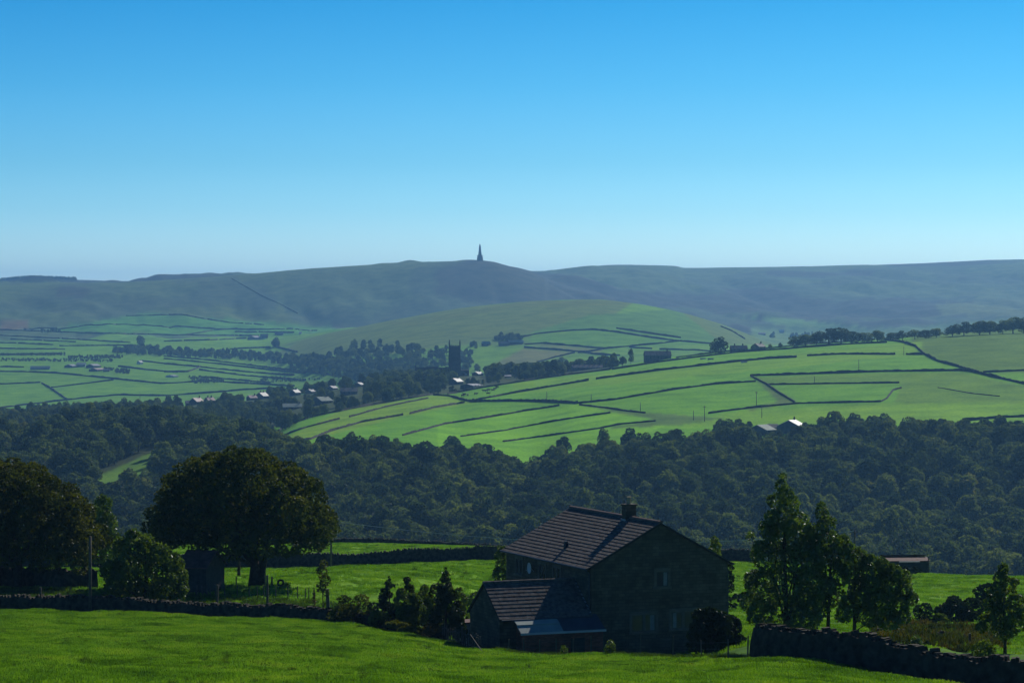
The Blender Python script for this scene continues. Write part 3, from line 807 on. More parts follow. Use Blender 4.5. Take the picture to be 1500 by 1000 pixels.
SPUR = [
 ([(395,640),(419,624.5),(455,611),(500,602),(545,593),(590,585.5),(635,578)], 'boundary wall curving along the left edge of the green spur below the village', 1.6),
 ([(414.5,638),(449,626),(497,614)], 'lower half of the topmost inner wall on the left nose of the spur', 1.3),
 ([(512,611),(560,597.5),(599,589),(627,583.5)], 'upper half of the topmost inner wall on the left nose of the spur', 1.3),
 ([(401,644),(428,647),(455,643.5),(485,631.5),(530,618.5),(590,608)], 'second wall up the nose of the spur, hooked at its lower end', 1.5),
 ([(600.5,606.5),(635,597.5),(680,590)], 'short wall right of the gateway gap below the wall junction', 1.5),
 ([(635,579),(659,580.5),(677,585.5),(692,588.5)], 'short thick wall running into the wall junction below the church', 1.7),
 ([(656,577.5),(710,567.5),(750,561.5),(798,554),(840,548),(894,541.5)], 'long top wall of the cow field behind the cows', 1.6),
 ([(897,541.5),(960,531.5),(1020,523.5),(1080,516.5),(1140,512),(1200,507.5),(1230,505),(1299,502)], 'upper wall of the spur running below the big dark house', 1.7),
 ([(990,524),(1050,516.5),(1140,509),(1200,503.5),(1248,500.5)], 'highest faint wall right on the crest of the spur', 1.4),
 ([(692,587),(750,576.5),(810,566),(862,557.5)], 'wall below the cows rising to a gateway gap', 1.7),
 ([(873,555.5),(960,543.5),(1050,533),(1125,525.5),(1167,523.5)], 'thick wall from the gateway gap towards the right, second below the big dark house', 1.8),
 ([(1182,521.5),(1230,519),(1311,519.5)], 'straight wall between two gaps left of the diagonal wall', 1.7),
 ([(1327.5,519.5),(1353,519.5)], 'very short wall piece touching the diagonal wall', 1.7),
 ([(692,588.5),(750,588),(795,588.5),(846,591)], 'flat dark wall right of the wall junction', 2.2),
 ([(590,638),(650,621.5),(710,612.5),(770,602),(819,594.5)], 'wall climbing from the wood edge to the flat dark wall', 1.3),
 ([(846,591),(900,585.5),(990,570.5),(1050,562.5),(1107,559)], 'wall crossing the middle of the spur to the ruined corner', 1.5),
 ([(675,639.5),(740,630.5),(810,617),(846,611.5),(894,605)], 'broken wall across the bright lower pasture', 1.1),
 ([(737,647),(750,645.5),(825,635),(879,627.5),(912,621),(960,617)], 'lowest tumbled wall of the bright pasture above the wood', 1.1),
 ([(849,593),(888,597.5),(918,602),(945,605)], 'ruined wall sloping down right from the middle of the spur', 1.1),
 ([(1038,606),(1065,602),(1110,596.5),(1170,591),(1290,588.5)], 'low wall above the two bungalows', 1.3),
 ([(1290,588.5),(1299,584),(1308,572),(1320,568.5)], 'short tumbled wall closing the right end of the small rectangular field', 1.2),
 ([(1099,550.5),(1200,547.5),(1290,544.5),(1407,543),(1430,545)], 'long level wall from the ruined corner to the diagonal wall', 1.8),
 ([(1100,551),(1111,557),(1123,563),(1140,575),(1164,589)], 'ruined wall dropping right from the corner to the bungalow wall', 1.2),
 ([(1123,563.5),(1230,562),(1317,561)], 'thin level wall along the top of the small rectangular field', 1.2),
 ([(1284,497),(1320,501),(1341,507.5),(1353,518.5),(1374,529.5),(1404,537.5),(1428,545.5),(1452,551.5),(1500,562.5),(1560,575)], 'big diagonal wall running down the right side of the spur', 2.0),
 ([(1440,545.5),(1500,543),(1560,541)], 'level wall leaving the diagonal wall at the right edge', 1.6),
 ([(1410,617),(1470,611.5),(1500,610.5),(1560,609)], 'dark wall at the wood edge on the far right', 1.8),
 ([(1386,488),(1467,484.5)], 'low dark wall under the skyline trees', 1.6),
 ([(1374,567.5),(1425,576.5),(1464,580.5)], 'faint low bank in the open right pasture', .5),
]
for i, (pts, lb, h) in enumerate(SPUR):
    wall_obj(path_pts(pts, 1350, 2420), h*.82, .8, 2.2, lb, M['farwall'], 'dry stone walls on the green spur', seed=i+1, jit=.18)
PLAT = [
 ([(0,544.5),(43,545),(87,547),(139,552),(191,557.5),(237.5,562),(260,561),(306,558),(344,561),(396,563.5),(431,566)], 'longest dark wall curving below the left farm'),
 ([(0,563),(59,560.5)], 'short wall at the left edge below the farm'),
 ([(61,561),(74.5,569),(99,586)], 'steep diagonal wall in the nearest left field'),
 ([(75,568),(121,562.5),(166,557)], 'wall rising right from the steep diagonal wall'),
 ([(0,597.5),(69,589.5),(121,583.5),(173,578.6),(239,580),(309,575.5),(361,571),(413,568.5)], 'lowest wall of the plateau just above the wood'),
 ([(0,537.5),(35,538)], 'short wall left of the polytunnel'),
 ([(0,491.6),(52,494),(121,498),(191,502)], 'wall reaching the round tree from the left edge'),
 ([(0,483),(90,486.7),(173,489),(260,491)], 'wall passing right of the little dark copse'),
 ([(35,482),(90,472.5),(139,469.4),(191,471.7),(225,475),(260,478),(318,482),(396,482.6),(465,481)], 'top wall of the plateau fields under the moor'),
 ([(185,463),(266,461),(297,467),(335,472.5),(387,476)], 'curved wall highest up on the moor foot'),
 ([(0,502),(78,505)], 'wall above the dark strip at the left edge'),
 ([(0,510.7),(95,512)], 'wall on the dark strip left of the belt'),
 ([(15.6,497),(111,501)], 'thin wall in the narrow left strips'),
 ([(87,507),(199,506)], 'wall just left of the tree belt'),
 ([(240,490.7),(379,492)], 'wall ending at the white farm roof'),
 ([(240,500),(318,498),(361,495.4)], 'wall just below the white farm roof'),
 ([(240,522),(309,528),(379,536.7),(500,551)], 'top wall of the right fan of strips'),
 ([(240,525.5),(309,532),(379,540),(448,547)], 'second wall of the right fan of strips'),
 ([(240,533),(292,537.5),(361,545),(431,549.7)], 'third wall of the right fan of strips'),
 ([(292,542),(361,550.5),(448,557.5)], 'fourth wall of the right fan of strips'),
 ([(240,545),(275,545),(294,537.5)], 'hooked wall right of the lone white barn'),
 ([(292,552),(327,555),(396,561)], 'lowest wall of the right fan of strips'),
 ([(173,536.7),(217,542),(260,545.7)], 'wall between the farm and the lone white barn'),
 ([(208,529),(262,535)], 'wall right of the tiny white house'),
 ([(344,486.4),(431,487)], 'wall behind the plateau farm'),
 ([(337,511.5),(396,509)], 'wall on the upper side of the tree belt'),
 ([(401,507),(436,516)], 'dark wall falling right from the farm clump'),
 ([(271,491),(309,484.7),(347.5,481)], 'slanting wall in the upper plateau'),
 ([(339,408),(362,421),(385,434),(412,446),(436,459)], 'faint wall climbing the moor on the left'),
]
for i, (pts, lb) in enumerate(PLAT):
    y0, y1 = (4500, 6100) if i in (9, 28) else (2950, 5500)
    wall_obj(path_pts(pts, y0, y1), 2.0 if i != 28 else 1.1, 1.4 if i != 28 else 1.0, 7, lb, M['farwall'], 'walls on the far plateau', seed=i+50, jit=.2)
HILL = [
 ([(757,496),(787,489),(839,484),(870,483),(899,486),(960,495.5),(997,500),(1042,503.7)], 'curved wall over the top of the round hill fields'),
 ([(768,504.5),(797,503),(856,508),(885.5,511),(925,507),(960,504),(997,499.7)], 'middle wall of the round hill from the farm'),
 ([(768,509),(847,515),(873,519),(908,521)], 'lower wall of the pale strip on the round hill'),
 ([(847,516.7),(866,515),(885,511)], 'short link wall at the tip of the pale strip'),
 ([(787,531),(815,523),(842,516.7)], 'wall slanting down left from the pale strip'),
 ([(903,481),(962,490),(997,495)], 'wall above the curved wall on the round hill'),
 ([(966,512),(1021,513),(1042,515)], 'wall just above the big dark house'),
 ([(1056,478.5),(1073,485.5),(1091,496.7)], 'steep short wall on the right shoulder of the round hill'),
 ([(922,509),(955,511)], 'tiny wall piece left of the big dark house'),
]
for i, (pts, lb) in enumerate(HILL):
    wall_obj(path_pts(pts, 3000, 4500), 1.9, 1.3, 6, lb, M['farwall'], 'walls on the round hill', seed=i+90, jit=.2)

# ------------------------------------------------------------------ the wood
rngw = R(77)
def top_blocked(px, py, H_px, y):
    for a, b, t, yb in BLD:
        if a - 7 < px < b + 7 and y < yb + 6 and py - H_px < t + 11 and py > t + 2: return True
    return False
cand = []
y = 930.0
while y < 2420:
    stepx = 6.6
    for x in np.arange(-.21*y, .21*y, stepx):
        xx = x + rngw.uniform(-2.8, 2.8); yy = y + rngw.uniform(-2.8, 2.8)
        cand.append((xx, yy))
    y += 6.6 if y < 1500 else 8.0
cand = np.array(cand); cz = Hz(cand[:, 0], cand[:, 1])
cpx = cand[:, 0]/cand[:, 1]*F + 750; cpy = HY - cz/cand[:, 1]*F
ft = np.interp(cpx, FT_PX, FT_PY)
spurline = np.interp(cpx, pxU, st_y[12])
in_wood = (cpy > ft + rngw.uniform(1, 8, len(cpx))) & (cand[:, 1] < 1.0*np.interp(cpx, pxU, st_y[11]) + np.where(cpx < 420, 900, 80))
in_wood |= (cpx < 390) & (cand[:, 1] > 1300) & (cand[:, 1] < np.interp(cpx, pxU, st_y[13]))
clear1 = inpoly(cpx, cpy, [(128,702),(232,648),(255,668),(228,722),(165,742)])
clear2 = inpoly(cpx, cpy, [(0,630),(95,614),(95,634),(0,644)]) | inpoly(cpx, cpy, [(112,672),(150,660),(150,668),(118,680)]) 
clear3 = inpoly(cpx, cpy, [(1085,612),(1090,656),(1180,656),(1192,612)])
gap = fbm(cand[:, 0]/55., cand[:, 1]/55., 2) < .26
in_wood &= ~clear1 & ~clear2 & ~clear3 & ~(gap & (cpx < 420))
sel = []
for i in np.where(in_wood)[0]:
    sc = rngw.choice([rngw.uniform(.5, .75), rngw.uniform(.75, 1.0), rngw.uniform(1.0, 1.35)], p=[.4, .43, .17]) * (1.0 if cpy[i] > ft[i] + 34 else .58 + .42*max(0, cpy[i]-ft[i])/34)
    if top_blocked(cpx[i], cpy[i], 12.5*sc*F/cand[i, 1], cand[i, 1]): continue
    sel.append((cand[i, 0], cand[i, 1], cz[i], sc, rngw.randint(0, 8), rngw.uniform(0, 6.28)))
sel = np.array(sel)
# how large each one shows: nearest visible rows first
spx = sel[:, 0]/sel[:, 1]*F + 750; spy = HY - sel[:, 2]/sel[:, 1]*F
vis = (spx > 0) & (spx < 1500) & (spy < np.where(spx < 760, 792, np.where(spx < 1060, 742, 815))) & ~((spx > 215) & (spx < 485) & (spy > 690)) & ~((spx < 150) & (spy > 680))
score = np.where(vis, sel[:, 3] / sel[:, 1], -1)
order = np.argsort(-score)
n_ind = 200
for r in order[:n_ind]:
    x, y, z, sc, v, rz = sel[r]
    o = link('woodland_tree', WOOD[int(v)]); o.location = (x, y, z - .2); o.rotation_euler = (0, 0, rz); o.scale = (sc, sc, sc)
    tag(o, 'one of the nearer broadleaf trees crowding the shaded wooded slope', 'tree', 'nearer trees of the wooded slope')
rest = sel[order[n_ind:]]
scatter('woodland', rest[:, :3], rest[:, 5], rest[:, 3], rest[:, 4], wc, 'dense dark woodland covering the valley side', 'woodland')
# single trees by hand: px, base row, height px, depth range, label
def put_tree(px, py, hpx, y0, y1, label, group=None, wide=1.0, v=None, scl=None):
    p = hit(px, py, y0, y1); H = hpx * p.y / F
    v = rngw.randint(0, 8) if v is None else v
    s = H / (14.0 if v % 4 == 3 else 12.5)
    o = link('broadleaf_tree', WOOD[v]); o.location = p - Vector((0, 0, .2)); o.rotation_euler = (0, 0, rngw.uniform(0, 6.28)); o.scale = (s*wide, s*wide, s)
    tag(o, label, 'tree', group); return o
for px, py, h, wd, lb in [
  (1067,657,40,1.1,'big round tree standing left of the grey bungalow'),
  (1222,640,42,.8,'tallest tree of the group right of the bungalows'),
  (1205,642,34,1.0,'dark tree left of the tallest one by the bungalows'),
  (1252,640,34,1.0,'round dark tree right of the tallest one by the bungalows'),
  (661,668,34,1.0,'round dark tree standing proud at the wood edge below the spur'),
  (884,668,40,.8,'upright tree rising into the pasture at the wood edge'),
  (825,676,36,.8,'upright tree right of the pasture notch'),
  (985,660,32,1.1,'rounded tree pair at the wood edge left of the bungalows'),
  (1355,640,28,1.2,'round tree at the wood edge under the open right pasture'),
  (1275,640,24,1.2,'low tree at the wood edge right of the bungalow group'),
  (925,668,40,1.0,'rounded tree left of the paired crowns at the wood edge'),
  (1098,632,16,1.0,'small dark tree touching the grey bungalow'),
  (1180,632,16,1.0,'small dark tree right of the white bungalow')]:
    put_tree(px, py, h, 1350, 1750, lb, 'trees at the edge of the wood', wd)
# skyline trees right
for px, h, wd in [(1163,17,1.0),(1180,20,1.2),(1196,19,1.2),(1214,24,1.4),(1232,24,1.3),(1248,20,1.1),(1266,17,1.2),(1285,17,1.1),(1308,14,1.3),(1322,14,1.2),(1340,14,1.3),(1356,14,1.2),(1372,15,1.2),(1395,18,1.2),(1412,20,1.3),(1435,20,1.2),(1450,21,1.3),(1469,19,1.0),(1484,24,1.2),(1499,22,1.1)]:
    base = np.interp(px, [1160, 1200, 1300, 1400, 1500], [506, 502, 496, 488, 484])
    put_tree(px, base+4.0, h*.98, 2150, 2520, 'one of the dark windblown trees in the row along the right skyline', 'row of trees on the right skyline', wd*1.45, [0,1,2,4,5,6][px % 6])
for px, py, h, wd, lb in [(1055,518,23,1.25,'broad dark tree on the spur crest beside the low house'),(1048,518,20,1.0,'dark tree half behind the broad one on the spur crest'),
   (924,533,22,.7,'pointed dark tree left of the big dark house'),(912,536,15,1.0,'bushy tree left of the pointed one on the spur'),(903,538,13,.9,'small bushy tree leftmost before the big dark house'),
   (1128,511,7,1.2,'small bush on the spur crest right of the gabled cottage'),(1143,509,7,1.2,'second small bush on the spur crest'),(1103,513,9,1.0,'bush against the gabled cottage')]:
    put_tree(px, py, h, 2000, 2520, lb, None, wd)
# village trees
nv = 0
for _ in range(5000):
    if nv >= 62: break
    px = rngw.uniform(395, 880); y = rngw.uniform(float(np.interp(px, pxU, st_y[12])) + 12, 2500)
    p = gp(px, y); py = HY - p.z/p.y*F
    h = rngw.uniform(6, 12.5)
    if px > 600 and y < 2200: h *= .6
    if top_blocked(px, py, h*F/y, y): continue
    if 590 < px < 690 and py - h*F/y < 540: continue
    s = h / 12.5
    o = link('broadleaf_tree', WOOD[rngw.randint(0, 8)]); o.location = p - Vector((0, 0, .2)); o.rotation_euler = (0, 0, rngw.uniform(0, 6.28)); o.scale = (s*1.15, s*1.15, s)
    tag(o, 'one of the small dark trees between the village roofs and around the church', 'tree', 'trees of the village ridge'); nv += 1
vp = []
for _ in range(20000):
    if len(vp) >= 760: break
    px = rngw.uniform(395, 900); y = rngw.uniform(float(np.interp(px, pxU, st_y[12])) + 10, 2500)
    p = gp(px, y); py = HY - p.z/p.y*F; h = rngw.uniform(4, 10)
    if px > 600 and y < 2200: h *= .6
    if top_blocked(px, py, h*F/y, y): continue
    if 590 < px < 690 and py - h*F/y < 542: continue
    vp.append((p.x, p.y, p.z-.3, h/12.5*1.1, rngw.randint(0, 8), rngw.uniform(0, 6.28)))
a = np.array(vp); scatter('village_greenery', a[:, :3], a[:, 5], a[:, 3], a[:, 4], wc, 'mass of garden trees and hedges filling the village ridge', 'woodland')
# far belts and copses: one mass each
def belt(name, polys, y0, y1, n, hpx, label, seed):
    rg = R(seed); pts = []
    tot = 0
    while len(pts) < n and tot < n*30:
        tot += 1
        pl_, = [polys[rg.randint(len(polys))]]
        xs_ = [p[0] for p in pl_]; ys_ = [p[1] for p in pl_]
        px, py = rg.uniform(min(xs_), max(xs_)), rg.uniform(min(ys_), max(ys_))
        if not inpoly(np.array([px]), np.array([py]), pl_)[0]: continue
        p = hit(px, py, y0, y1)
        if top_blocked(px, py, hpx, p.y) : continue
        s = rg.uniform(.7, 1.2) * hpx * p.y / F / 12.5
        pts.append((p.x, p.y, p.z-.2, s, rg.randint(0, 8), rg.uniform(0, 6.28)))
    a = np.array(pts)
    scatter(name, a[:, :3], a[:, 5], a[:, 3], a[:, 4], wc, label, 'woodland')
belt('tree_belt', [[(165,519),(215,521),(260,523),(330,527),(400,533),(460,540),(520,548),(520,532),(440,525),(330,519),(200,512),(170,514)]], 2950, 4500, 380, 9, 'long belt of trees running down across the left plateau', 3)
belt('dell_wood', [[(420,545),(480,522),(520,508),(600,512),(690,520),(700,545),(600,556),(500,556)], [(500,560),(600,560),(640,545),(520,540)]], 2950, 4300, 620, 11, 'hazy wood filling the dell left of the church', 4)
belt('far_copse', [[(380,508),(406,508),(400,500),(384,500)]], 3800, 5200, 26, 10, 'dark clump of trees at the farm on the plateau', 6)
belt('hill_copse', [[(690,512),(768,512),(768,505),(690,505)], [(725,500),(765,500),(765,495),(725,495)]], 3100, 4300, 44, 8, 'hazy trees around the farm on the round hill', 7)
belt('hedge_strip', [[(0,529.5),(165,530.5),(165,527),(0,526)], [(0,521),(95,521),(95,519),(0,518)], [(100,526),(180,525),(180,521),(100,522)], [(0,517),(95,517),(95,515),(0,514)], [(150,545),(190,548),(190,542),(150,540)], [(285,562),(330,560),(320,553),(275,552)], [(350,562),(430,560),(480,556),(400,553)]], 2950, 4400, 1100, 3.0, 'low scrub and hedges around the left farm', 8)
belt('valley_wood', [[(0,620),(95,612),(95,605),(60,601),(0,608)]], 2300, 3600, 60, 10, 'pale hazy trees at the left edge above the wood', 9)
belt('small_copse', [[(58,488),(90,488),(88,484),(60,484)]], 3500, 5400, 16, 5, 'little dark copse on the upper left plateau', 10)
belt('far_valley_trees', [[(1125,496),(1200,496),(1200,490),(1125,490)]], 4400, 5600, 30, 5, 'faint trees far down in the right valley', 11)
put_tree(206, 507, 15, 3500, 4600, 'single round dark tree rising from the left end of the tree belt', None, 1.1, 1)
put_tree(821, 537, 14, 3000, 3400, 'rounded hazy tree at the foot of the round hill', None, 1.6, 2)
# conifer plantation edge on the left skyline
rg = R(21); a = []
for _ in range(420):
    px = rg.uniform(-60, 112); yv = rg.uniform(5350, 5560)*S; p = gp(px, yv); a.append((p.x, p.y, p.z-1, rg.uniform(.5, .75), rg.randint(0, 8), rg.uniform(0, 6)))
a = np.array(a); scatter('plantation', a[:, :3], a[:, 5], a[:, 3], a[:, 4], wc, 'dark plantation on the far left skyline', 'woodland')

# ------------------------------------------------------------------ poles on the spur, cows
def pole(px, py, hpx, y0, y1, label, r=.16, cross=0, group=None, name='telegraph_pole'):
    p = hit(px, py, y0, y1); H = hpx * p.y / F
    root = empty(name, p, 0, label, 'pole', group)
    b = MB(); b.tube([(0, 0, -.5), (0, 0, H*.5), (0, 0, H)], [r, r*.9, r*.75], 8); b.build('post', M['wood'], root, True)
    if cross:
        c = MB(); c.box(-cross, cross, -.09, -.01, H*.9, H*.9+.16)
        for s in (-1, -.5, .5, 1): c.tube([(s*cross*.9, -.05, H*.9+.16), (s*cross*.9, -.05, H*.9+.36)], .05, 6)
        c.build('crossarm', M['wood'], root)
    return root, p, H
for px, py, h, lb in [(801,589,16,'pole above the flat dark wall in the spur pasture'),(866,590,13,'pole where the walls meet in the middle of the spur'),(938,602,13,'thin pole above the ruined wall'),
   (1016,615,14,'left one of the two poles near the lower pasture'),(1032,617,23,'tallest pole of the spur, right of its twin'),(1108,594,21,'pole in the field left of the ruined corner wall'),
   (1193,562,11,'pole standing at the thin level wall'),(1258,545,19,'pole above the long level wall'),(1324,520,13,'pole near the gap beside the diagonal wall'),(1116,612,18,'pole behind the grey bungalow')]:
    pole(px, py, h, 1350, 2400, lb, .2, 0 if h < 20 else .9, 'telegraph poles crossing the spur')
pole(205, 592, 18, 2500, 3400, 'thin mast in the left fields right of the pink gabled house'.replace('right', 'left'), .3)

cowm = None
def cow_parts(root):
    b = MB()   # body one continuous skin: rings along the back, then legs and head fused by skin radii
    rings = [(-1.05, 1.15, .06, .08), (-1.0, 1.12, .28, .30), (-.6, 1.05, .36, .40), (0, 1.0, .40, .44), (.55, 1.05, .34, .40), (.9, 1.15, .24, .30), (1.15, 1.28, .17, .2), (1.35, 1.36, .16, .17), (1.62, 1.22, .10, .11), (1.75, 1.15, .07, .07)]
    n = 8; base = 0
    for x, z, ry, rz in rings:
        for k in range(n): b.v.append((x, ry*math.cos(2*math.pi*k/n), z + rz*math.sin(2*math.pi*k/n)))
    for i in range(len(rings)-1):
        for k in range(n): b.f.append((i*n+k, i*n+(k+1) % n, (i+1)*n+(k+1) % n, (i+1)*n+k)); b.m.append(0)
    for x in (-.8, .72):
        for s in (-1, 1):
            kn = .08 if x < 0 else -.03
            b.tube([(x, s*.24, .85), (x-kn, s*.24, .48), (x+.02, s*.24, 0)], [.15, .07, .05], 6)
    for s in (-1, 1): b.tube([(1.38, s*.12, 1.46), (1.36, s*.3, 1.44)], [.05, .03], 5)
    b.tube([(-1.04, 0, 1.25), (-1.14, 0, .9), (-1.12, 0, .55)], [.04, .03, .05], 5)
    return b
cb_ = cow_parts(None)
cow0 = cb_.build('cow', M['cow_b'])
cows = [(678,581,.4,'black cow nearest the wall junction, leftmost of the herd'),(680,579,2.9,'black cow close behind the leftmost one'),(685,580,1.2,'black cow third from the left in the herd'),(697,578.5,.2,'lone black cow in the middle of the cow field'),
  (709,574,3.0,'black cow left in the upper trio'),(713,574,.3,'black cow in the middle of the upper trio'),(716,572.5,2.6,'black cow right in the upper trio'),(715,578,.1,'black cow below the upper trio'),(722,573,3.3,'black cow below the two highest cows'),(725,571,.5,'left one of the two highest cows'),(728,568.5,2.9,'highest black cow of the herd by the wall')]
for i, (px, py, rz, lb) in enumerate(cows):
    o = cow0 if i == 0 else cow0.copy()
    if i: col.objects.link(o)
    o.location = hit(px, py, 1900, 2300); o.rotation_euler = (0, 0, rz); o.scale = (1.15,)*3
    tag(o, lb, 'cow', 'cows grazing below the church')
# stone troughs / boulders on the spur
for px, py, lb in [(1030, 526, 'pale stone trough in the upper spur field'), (1041, 526.5, 'dark trough beside the pale one'), (1090, 531, 'pale sheet lying against the thick wall')]:
    p = hit(px, py, 1900, 2400); b = MB(); b.box(-2.2, 2.2, -.8, .8, -.2, .9); b.box(-1.9, 1.9, -.5, .5, .9, 1.0)
    o = b.build('trough', M['vroof_l'] if 'pale' in lb else M['vstone']); o.location = p; tag(o, lb, 'trough')

#NEAR-BEGIN
# ------------------------------------------------------------------ farmhouse
def sky_y(px, k): return float(np.interp(px, pxU, st_y[k]))
HA = math.radians(22.3); GZ = -21.9
hx = Vector((math.cos(HA), math.sin(HA), 0)); hy = Vector((-math.sin(HA), math.cos(HA), 0))
A0 = Vector((4.79, 172.0, GZ))
def roof_courses(x0, x1, ye, ze, yr, zr, rows, mat, parent, name='roof', butt=.03, under=.10, seed=1):
    """stone courses on one slope: eave (ye,ze) to ridge (yr,zr), running x0..x1"""
    b = MB(); rg = R(seed)
    nrm = Vector((0, -(zr-ze), (yr-ye))).normalized()
    if nrm.z < 0: nrm = -nrm
    for r in range(rows):
        a = r/rows; c = (r+1.12)/rows if r < rows-1 else 1.0
        x = x0
        while x < x1 - .01:
            wdt = min(rg.uniform(.38, .7), x1 - x); xe = x + wdt
            if x1 - xe < .2: xe = x1
            lo = Vector((0, ye+(yr-ye)*a, ze+(zr-ze)*a)); hi = Vector((0, ye+(yr-ye)*c, ze+(zr-ze)*c))
            lift = butt + rg.uniform(-.006, .006); g = .006
            p0, p1 = lo + nrm*lift, hi + nrm*.004; q0, q1 = lo - nrm*.01, hi - nrm*.01
            vs = [(x+g, p0.y, p0.z), (xe-g, p0.y, p0.z), (xe-g, p1.y, p1.z), (x+g, p1.y, p1.z), (x+g, q0.y, q0.z), (xe-g, q0.y, q0.z), (xe-g, q1.y, q1.z), (x+g, q1.y, q1.z)]
            b.add(vs, [(0, 1, 2, 3), (4, 7, 6, 5), (0, 4, 5, 1), (1, 5, 6, 2), (2, 6, 7, 3), (3, 7, 4, 0)]); x = xe
    # under-slab
    lo = Vector((0, ye, ze)) - nrm*.012; hi = Vector((0, yr, zr)) - nrm*.012
    a1, a2 = lo - nrm*under, hi - nrm*under
    b.add([(x0, lo.y, lo.z), (x1, lo.y, lo.z), (x1, hi.y, hi.z), (x0, hi.y, hi.z), (x0, a1.y, a1.z), (x1, a1.y, a1.z), (x1, a2.y, a2.z), (x0, a2.y, a2.z)],
          [(0, 1, 2, 3), (4, 7, 6, 5), (0, 4, 5, 1), (1, 5, 6, 2), (2, 6, 7, 3), (3, 7, 4, 0)], 1)
    return b
def window(parent, cx, cz, w, h, lights, face, curtain=None, sill=True):
    """face: ('y', y) outward -y, or ('x', x) outward -x"""
    ax, off = face
    Mx = Matrix.Translation((0, off, 0)) if ax == 'y' else Matrix.Translation((off, 0, 0)) @ Matrix.Rotation(math.radians(-90), 4, 'Z')
    def bx(mb, x0, x1, y0, y1, z0, z1): mb.box(x0, x1, y0, y1, z0, z1, Mx)
    if ax == 'x': cx = -cx
    s = MB(); t = .15
    bx(s, cx-w/2-t, cx+w/2+t, -.035, .03, cz+h/2, cz+h/2+.2); bx(s, cx-w/2-t-.05, cx+w/2+t+.05, -.09, .03, cz-h/2-.14, cz-h/2)
    bx(s, cx-w/2-t, cx-w/2, -.033, .03, cz-h/2, cz+h/2); bx(s, cx+w/2, cx+w/2+t, -.033, .03, cz-h/2, cz+h/2)
    for i in range(1, lights): 
        x = cx - w/2 + w*i/lights; bx(s, x-.07, x+.07, -.03, .03, cz-h/2, cz+h/2)
    wd = s.build('window', M['surround'], parent)
    f = MB(); lw = w/lights
    for i in range(lights):
        x0 = cx-w/2+lw*i + (.07 if i else 0); x1 = cx-w/2+lw*(i+1) - (.07 if i < lights-1 else 0)
        bx(f, x0, x0+.05, -.012, .03, cz-h/2, cz+h/2); bx(f, x1-.05, x1, -.012, .03, cz-h/2, cz+h/2)
        bx(f, x0+.05, x1-.05, -.012, .03, cz-h/2, cz-h/2+.05); bx(f, x0+.05, x1-.05, -.012, .03, cz+h/2-.05, cz+h/2)
    f.build('frame', M['frame'], wd)
    g = MB(); bx(g, cx-w/2+.04, cx+w/2-.04, -.004, .0, cz-h/2+.03, cz+h/2-.03); g.build('pane', M['glass'], wd)
    if curtain is not None:
        for c0, c1 in curtain:
            k_ = MB(); bx(k_, cx-w/2+.06+(w-.12)*c0, cx-w/2+.06+(w-.12)*c1, -.009, -.005, cz-h/2+.06, cz+h/2-.06); k_.build('curtain', M['curtain'], wd)
    return wd
W_, D_, EH, RH = 9.2, 13.6, 5.68, 2.45
house = empty('farmhouse', A0, HA, 'large dark stone farmhouse with a striped slate roof and chimney', 'house')
b = MB(); b.box(0, W_, 0, D_, -1.5, EH)
b.add([(0, 0, EH), (W_, 0, EH), (W_/2, 0, EH+RH)], [(0, 1, 2)]); b.add([(0, D_, EH), (W_, D_, EH), (W_/2, D_, EH+RH)], [(0, 2, 1)])
b.build('wall', M['stone'], house)
def rot_roof(mbk):   # swap so that the slope runs along local x
    mbk.v = [(y, x, z) for x, y, z in mbk.v]; mbk.f = [f[::-1] for f in mbk.f]; return mbk
ov = .32; zo = EH - RH/(W_/2)*ov + .06
rl = rot_roof(roof_courses(-.12, D_+.12, -ov, zo, W_/2, EH+RH+.1, 17, None, None, butt=.037, seed=4))
rr = rot_roof(roof_courses(-.12, D_+.12, W_+ov, zo, W_/2, EH+RH+.1, 17, None, None, butt=.037, seed=5))
ro = rl.build('roof', [M['slate'], M['slate_edge']], house)
ro2 = rr.build('roof', [M['slate'], M['slate_edge']], house)
b = MB(); y = -.12
while y < D_+.1:
    b.tube([(W_/2, y, EH+RH+.09), (W_/2, min(y+.44, D_+.12), EH+RH+.09)], .13, 8); y += .45
b.build('ridge_tiles', M['ridge'], ro)
b = MB()
for s in (-1, 1):
    xe = -ov-.06 if s < 0 else W_+ov+.06
    b.tube([(xe, -.1, zo-.03), (xe, D_+.1, zo-.03)], .065, 8)
b.build('gutter', M['pipe'], house)
b = MB(); b.tube([(-ov-.06, .12, zo-.05), (-.08, .12, zo-.35), (-.08, .12, 2.9)], .045, 8); b.tube([(W_+.08, .15, zo-.3), (W_+.08, .15, -.3)], .045, 8)
b.build('downpipe', M['pipe'], house)
b = MB(); cy = 4.55
b.box(W_/2-.36, W_/2+.36, cy-.28, cy+.28, EH+RH-.7, EH+RH+.82); b.box(W_/2-.42, W_/2+.42, cy-.34, cy+.34, EH+RH+.82, EH+RH+.93)
ch = b.build('chimney', M['stone'], house)
b = MB(); b.tube([(W_/2, cy, EH+RH+.9), (W_/2, cy, EH+RH+1.0), (W_/2, cy, EH+RH+1.33), (W_/2, cy, EH+RH+1.38)], [.17, .13, .12, .15], 12); b.build('chimney_pot', M['pot'], ch)
b = MB(); b.box(W_/2-.43, W_/2-.36, cy-.30, cy+.30, EH+RH-.32, EH+RH+.0); b.build('flashing', M['lead'], ch)
b = MB(); q = Vector((W_/2-.3, cy+.1, EH+RH+.8)); b.tube([q, q+Vector((0, 0, .95))], .02, 6); b.tube([q+Vector((-.55, .1, .98)), q+Vector((.35, -.1, .82))], .014, 5)
for i in range(6):
    c = q + Vector((-.5+.15*i, .09-.03*i, .97-.025*i)); b.tube([c+Vector((0, -.16, 0)), c+Vector((0, .16, 0))], .009, 4)
